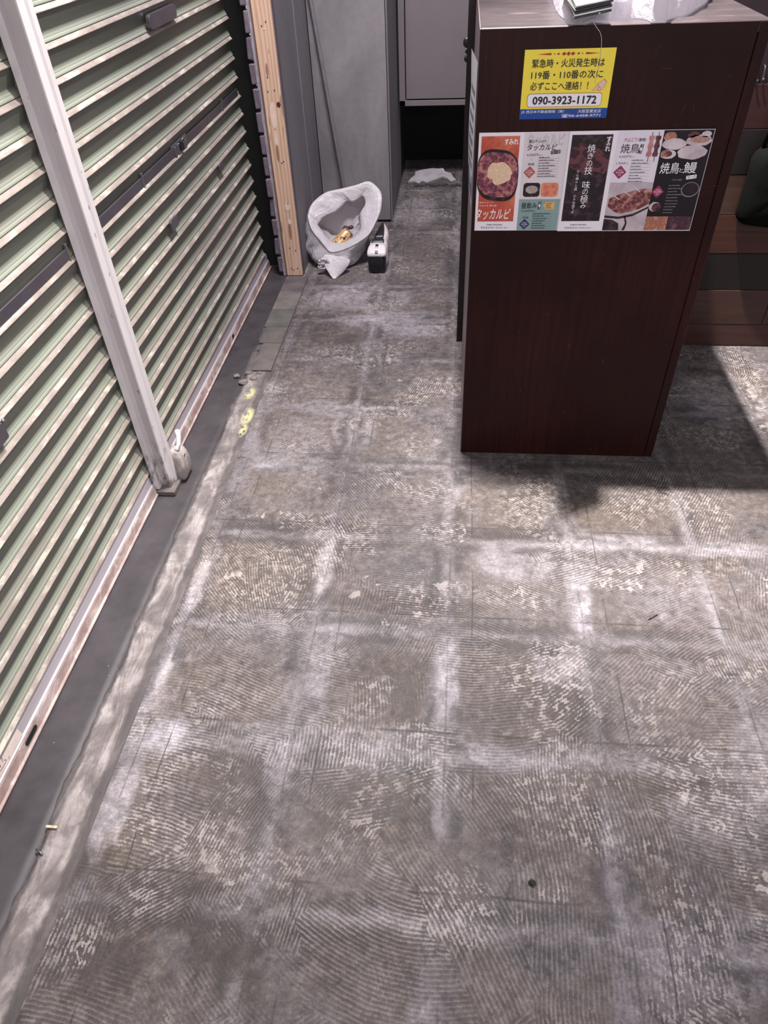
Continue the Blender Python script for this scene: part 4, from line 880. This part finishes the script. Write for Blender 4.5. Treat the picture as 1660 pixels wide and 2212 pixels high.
# ------------------------------------------------------------------ white sack on the floor
def floor_sack():
    rim2 = [(795, 392), (812, 402), (824, 420), (823, 449), (818, 466), (810, 483), (803, 497), (793, 510), (770, 526), (742, 539), (716, 544.5), (702, 532), (690, 517), (680, 505), (672, 492), (666, 471), (666.5, 459), (670, 448), (676, 438), (685, 429), (697, 420), (709, 414), (727, 410), (745, 406), (769, 400)]
    hole2 = [(784, 425), (789, 441), (779, 459), (778, 474), (779, 494), (772, 505), (762, 514), (751, 521), (741, 526), (729, 526), (717, 525), (709, 518), (702, 510), (696, 501), (690, 493), (687, 486), (692, 479), (698, 471), (712, 463), (727, 457), (739, 446), (751, 435), (758, 436), (764, 437), (774, 431)]
    N = 100
    dep = lambda v: 1.275 + (545 - v) * .00150
    rim = spline_closed([at_y(u, v, dep(v)) for u, v in rim2], N)
    hole = spline_closed([at_y(u, v, dep(v) + .035) for u, v in hole2], N)
    cr = sum(rim, Vector()) / N
    base = []
    for k, p in enumerate(rim):
        d = p - cr; a = math.atan2(d.z, d.x); base.append(Vector((-.560 + .100 * math.cos(a), 1.430 - .135 * math.sin(a) * -1, .003)))
    rings = []
    wr = lambda k, s, amp: amp * (mnoise.noise(Vector((math.cos(2 * math.pi * k / N) * 2.6, math.sin(2 * math.pi * k / N) * 2.6, s * 4))) + .6 * mnoise.noise(Vector((math.cos(2 * math.pi * k / N) * 7, math.sin(2 * math.pi * k / N) * 7, s * 7))))
    # inside bottom -> inner wall -> cuff -> rim -> outer wall -> base
    floor_c = Vector((-.55, 1.475, .055))
    inw = [h + (cr - h) * -.16 + Vector((0, .030, 0)) for h in hole]
    for s in (.10, .45, .75):
        rings.append([floor_c + (Vector((p.x, 1.48 + (p.z - .17) * .15, .05 + (p.z - .03) * .62)) - floor_c) * s + Vector((0, .02, wr(k, s, .010))) for k, p in enumerate(inw)])
    rings.append([p.lerp(floor_c, .25) + Vector((wr(k, 2, .008), .045, wr(k, 3, .008))) for k, p in enumerate(inw)])
    rings.append([p + Vector((wr(k, 4, .006), .012, 0)) for k, p in enumerate(inw)])
    rings.append([h + Vector((0, .012, 0)) for h in hole])
    rings.append(hole)
    rings.append([h.lerp(r, .12) + Vector((0, -.006, 0)) for h, r in zip(hole, rim)])
    for s in (.35, .6, .85): rings.append([h.lerp(r, s) + Vector((wr(k, s, .004), -.004 + wr(k, s + 3, .012) * (1 - s), wr(k, s + 8, .004))) for k, (h, r) in enumerate(zip(hole, rim))])
    rings.append(rim)
    rings.append([r + (r - cr) * .012 + Vector((0, .006, -.002)) for r in rim])
    for s, bulge in ((.12, .010), (.25, .022), (.40, .034), (.55, .040), (.70, .040), (.83, .032), (.93, .018), (1.0, .0)):
        rr = []
        for k, (r, b) in enumerate(zip(rim, base)):
            q = r.lerp(b, s); o = Vector((q.x - cr.x, (q.y - 1.42) * .7, 0)); o = o.normalized() if o.length > 1e-4 else o
            q = q + o * bulge * (1 if o.x < 0 else 1 - .95 * o.x) + Vector((wr(k, s + 11, .012), .02 * math.sin(math.pi * s) + wr(k, s + 15, .012), wr(k, s + 19, .008) * math.sin(math.pi * s))); q.z = max(q.z, .003); rr.append(q)
        rings.append(rr)
    v, f = loft(rings, True, True, True)
    K_ = thing('trash_bag', 'open white plastic sack standing on the floor by the grey wall', 'bag', (-.545, 1.42, 0))
    MS = film('sack_plastic', (206, 199, 204), .22, .0)
    part('sack_film', v, f, MS, K_, True)
    # gathered corner hanging in front, with its twisted knot
    up = [(697, 550, 1.262), (712, 552, 1.252), (735, 556, 1.252), (760, 560, 1.262)]
    mid = [(699, 568, 1.235), (712, 574, 1.222), (735, 578, 1.225), (752, 574, 1.245)]
    low = [(706, 582, 1.215), (714, 588, 1.205), (730, 590, 1.210), (744, 586, 1.235)]
    tip = [(719, 605, 1.188), (722, 606, 1.186), (726, 604, 1.190), (733, 596, 1.212)]
    rows = [[at_y(*p) for p in r] for r in (up, mid, low, tip)]
    rows = [[Vector((p.x, p.y, max(p.z, .003))) for p in r] for r in rows]
    vs = [p for r in rows for p in r]; fs = [(i * 4 + j, i * 4 + j + 1, i * 4 + j + 5, i * 4 + j + 4) for i in range(3) for j in range(3)]
    n0 = len(vs); vs += [p + Vector((0, .010, 0)) for p in vs]; fs += [tuple(n0 + k for k in reversed(q)) for q in fs[:]]
    o = part('sack_corner', vs, fs, MS, K_, True); md = o.modifiers.new('s', 'SUBSURF'); md.levels = md.render_levels = 2
    k1 = [at_y(u, q, 1.235) for u, q in ((706, 562), (697, 560), (690, 565), (692, 571), (701, 568), (694, 575), (689, 577), (697, 580), (708, 577), (714, 572))]
    tube('twisted_knot', spline_closed(k1, 60), [.0062 + .0016 * math.sin(i * 1.3) for i in range(60)], MS, K_, 8)
    # can lying inside the sack
    cd = thing('drink_can', 'gold drink can lying inside the open white sack', 'can', at_y(736, 515, 1.405))
    MG = NT('gold_can'); P = MG.coord(); n = MG.noise(P, 70, 3); MGm = MG.fin(MG.ramp(n, [(.42, lin(214, 172, 122)), (.55, lin(232, 198, 150)), (.60, lin(84, 56, 50))]), .28, .45)
    p0 = at_y(728, 528, 1.395); p1 = at_y(750, 505, 1.425); ax = (p1 - p0).normalized(); Rm = ax.to_track_quat('Z', 'Y').to_matrix().to_4x4(); Rm.translation = (p0 + p1) / 2
    def lathe(nm, prof, mat, par):
        rg = [[Rm @ Vector((r * math.cos(2 * math.pi * k / 28), r * math.sin(2 * math.pi * k / 28), z)) for k in range(28)] for r, z in prof]; vv, ff = loft(rg, True, True, True); return part(nm, vv, ff, mat, par, True)
    lathe('can_body', [(.020, -.055), (.026, -.050), (.027, -.046), (.027, .030), (.026, .036), (.0225, .043)], MGm, cd)
    MT = plain('can_top', (150, 120, 124), .3, .8)
    lathe('can_lid', [(.0225, .0432), (.0235, .0445), (.0230, .0460), (.0205, .0455), (.0200, .0430), (.012, .0428), (.004, .0428)], MT, cd)
    lathe('pull_ring', [(.004, .0430), (.0065, .0445), (.004, .0452), (.001, .0450)], MT, cd)
    bm = bmesh.new(); q = at_y(748, 494, 1.45); rock(bm, q, .016, 5, .8); rock(bm, q + Vector((.022, .006, .004)), .012, 8, .7)
    tag(frombm('crumpled_wrapper', bm, plain('wrapper_brown', (70, 50, 56), .6, var=.3)), 'dark crumpled wrapper behind the gold can in the white sack', 'wrapper')
floor_sack()

# ------------------------------------------------------------------ handheld vacuum beside the sack
def vacuum():
    V = thing('handheld_vacuum', 'black and white handheld vacuum lying on the floor right of the white sack', 'vacuum cleaner', (-.368, 1.38, 0))
    MB = plain('smoked_plastic', (22, 22, 27), .12, var=.1); MWp = plain('white_plastic', (214, 204, 206), .35, var=.03); MGp = plain('black_plastic', (28, 27, 30), .4, var=.1)
    def sec(y, x0, x1, z0, z1, n=24, p=.5):
        out = []
        for k in range(n):
            a = 2 * math.pi * k / n; q = lambda t: math.copysign(abs(t) ** p, t); out.append(Vector(((x0 + x1) / 2 + (x1 - x0) / 2 * q(math.cos(a)), y, (z0 + z1) / 2 + (z1 - z0) / 2 * q(math.sin(a)))))
        return out
    def body(nm, secs, mat, par=V, n=24): v, f = loft([sec(*s) for s in secs], True, True, True); return part(nm, v, f, mat, par, True)
    X0, X1 = -.407, -.331
    dc = body('dust_cup', [(1.247, X0 + .010, X1 - .008, .006, .070), (1.250, X0 + .002, X1 - .002, .002, .080), (1.262, X0, X1, .001, .086), (1.285, X0 - .001, X1 + .001, .001, .088), (1.30, X0, X1, .001, .088)], MB)
    for i, (x, z) in enumerate([(-.352, .071), (-.349, .066)]): box('cup_mark', (x - .006 + i * .002, 1.2488, z), (x + .004 + i * .003, 1.2500, z + .003), plain('print_white', (190, 190, 192), .5), dc)
    body('cap', [(1.2455, X0 + .008, X1 - .008, .076, .082), (1.249, X0 - .0015, X1 + .0015, .072, .090), (1.262, X0 - .003, X1 + .003, .068, .099), (1.290, X0 - .002, X1 + .002, .05, .108), (1.312, X0 + .002, X1 - .002, .04, .107)], MWp)
    body('motor_housing', [(1.285, X0 + .001, X1 + .000, .004, .096), (1.315, X0 - .002, X1 + .003, .002, .108), (1.350, X0 - .001, X1 + .004, .002, .108), (1.380, X0 + .004, X1 - .002, .004, .102), (1.44, X0 + .010, X1 - .002, .008, .098), (1.485, X0 + .014, X1 - .004, .014, .096), (1.54, X0 + .020, X1 - .014, .030, .092), (1.59, X0 + .028, X1 - .030, .05, .086), (1.615, X0 + .034, X1 - .036, .058, .080)], MWp)
    prism('release_strip', [(1.2445, .064), (1.2475, .089), (1.261, .1005), (1.292, .1100), (1.300, .1060), (1.262, .094), (1.252, .084), (1.252, .064)], 0, -.3755, -.3625, MGp, V, .001)
    prism('release_button', [(1.2555, .0975), (1.262, .1030), (1.276, .1075), (1.279, .1035), (1.262, .097), (1.258, .0945)], 0, -.3762, -.3618, plain('button_chrome', (206, 202, 208), .3, .4), V, .001)
    v, f = loft([sec(1.316, X0 + .010, X1 - .010, .1000, .1120), sec(1.345, X0 + .012, X1 - .012, .0995, .1120), sec(1.372, X0 + .018, X1 - .018, .096, .1075)], True, True, True); part('vent_window', v, f, MGp, V, True)
    v, f = loft([sec(1.384, X0 + .017, X1 - .019, .0950, .1075), sec(1.44, X0 + .019, X1 - .021, .095, .1045), sec(1.52, X0 + .024, X1 - .028, .089, .0985), sec(1.59, X0 + .030, X1 - .036, .082, .0915)], True, True, True); part('grip_inlay', v, f, MGp, V, True)
vacuum()

# ------------------------------------------------------------------ odds and ends on the floor
bm = bmesh.new(); p = at_z(1150, 1908); rock(bm, (p.x, p.y, .003), .0062, 4, .8); tag(frombm('pebble', bm, plain('black_grit', (48, 44, 46), .8, var=.3)), 'small black pebble lying on the floor in the right foreground', 'pebble')
p = at_z(112, 1787, .003); tag(box('wood_splinter', (p.x - .011, p.y - .0025, .0035), (p.x + .011, p.y + .0025, .0065), MPINE, None, .0008, 1), 'small pale wood splinter on the cement band at lower left', 'splinter')
a, b = at_z(1402, 1338, .002), at_z(1421, 1327, .002); tag(tube('twig', [a, (a + b) / 2 + Vector((0, 0, .002)), b], .0011, plain('twig_dark', (70, 58, 54), .8), None, 6), 'thin dark twig lying on the floor right of the counter shadow', 'twig')
a, b = at_z(78, 1834, .004), at_z(92, 1846, .004); sc_o = tube('screw', [a, b], .0018, MLOCK, None, 8); tag(sc_o, 'tiny grey screw on the cement band below the splinter', 'screw')
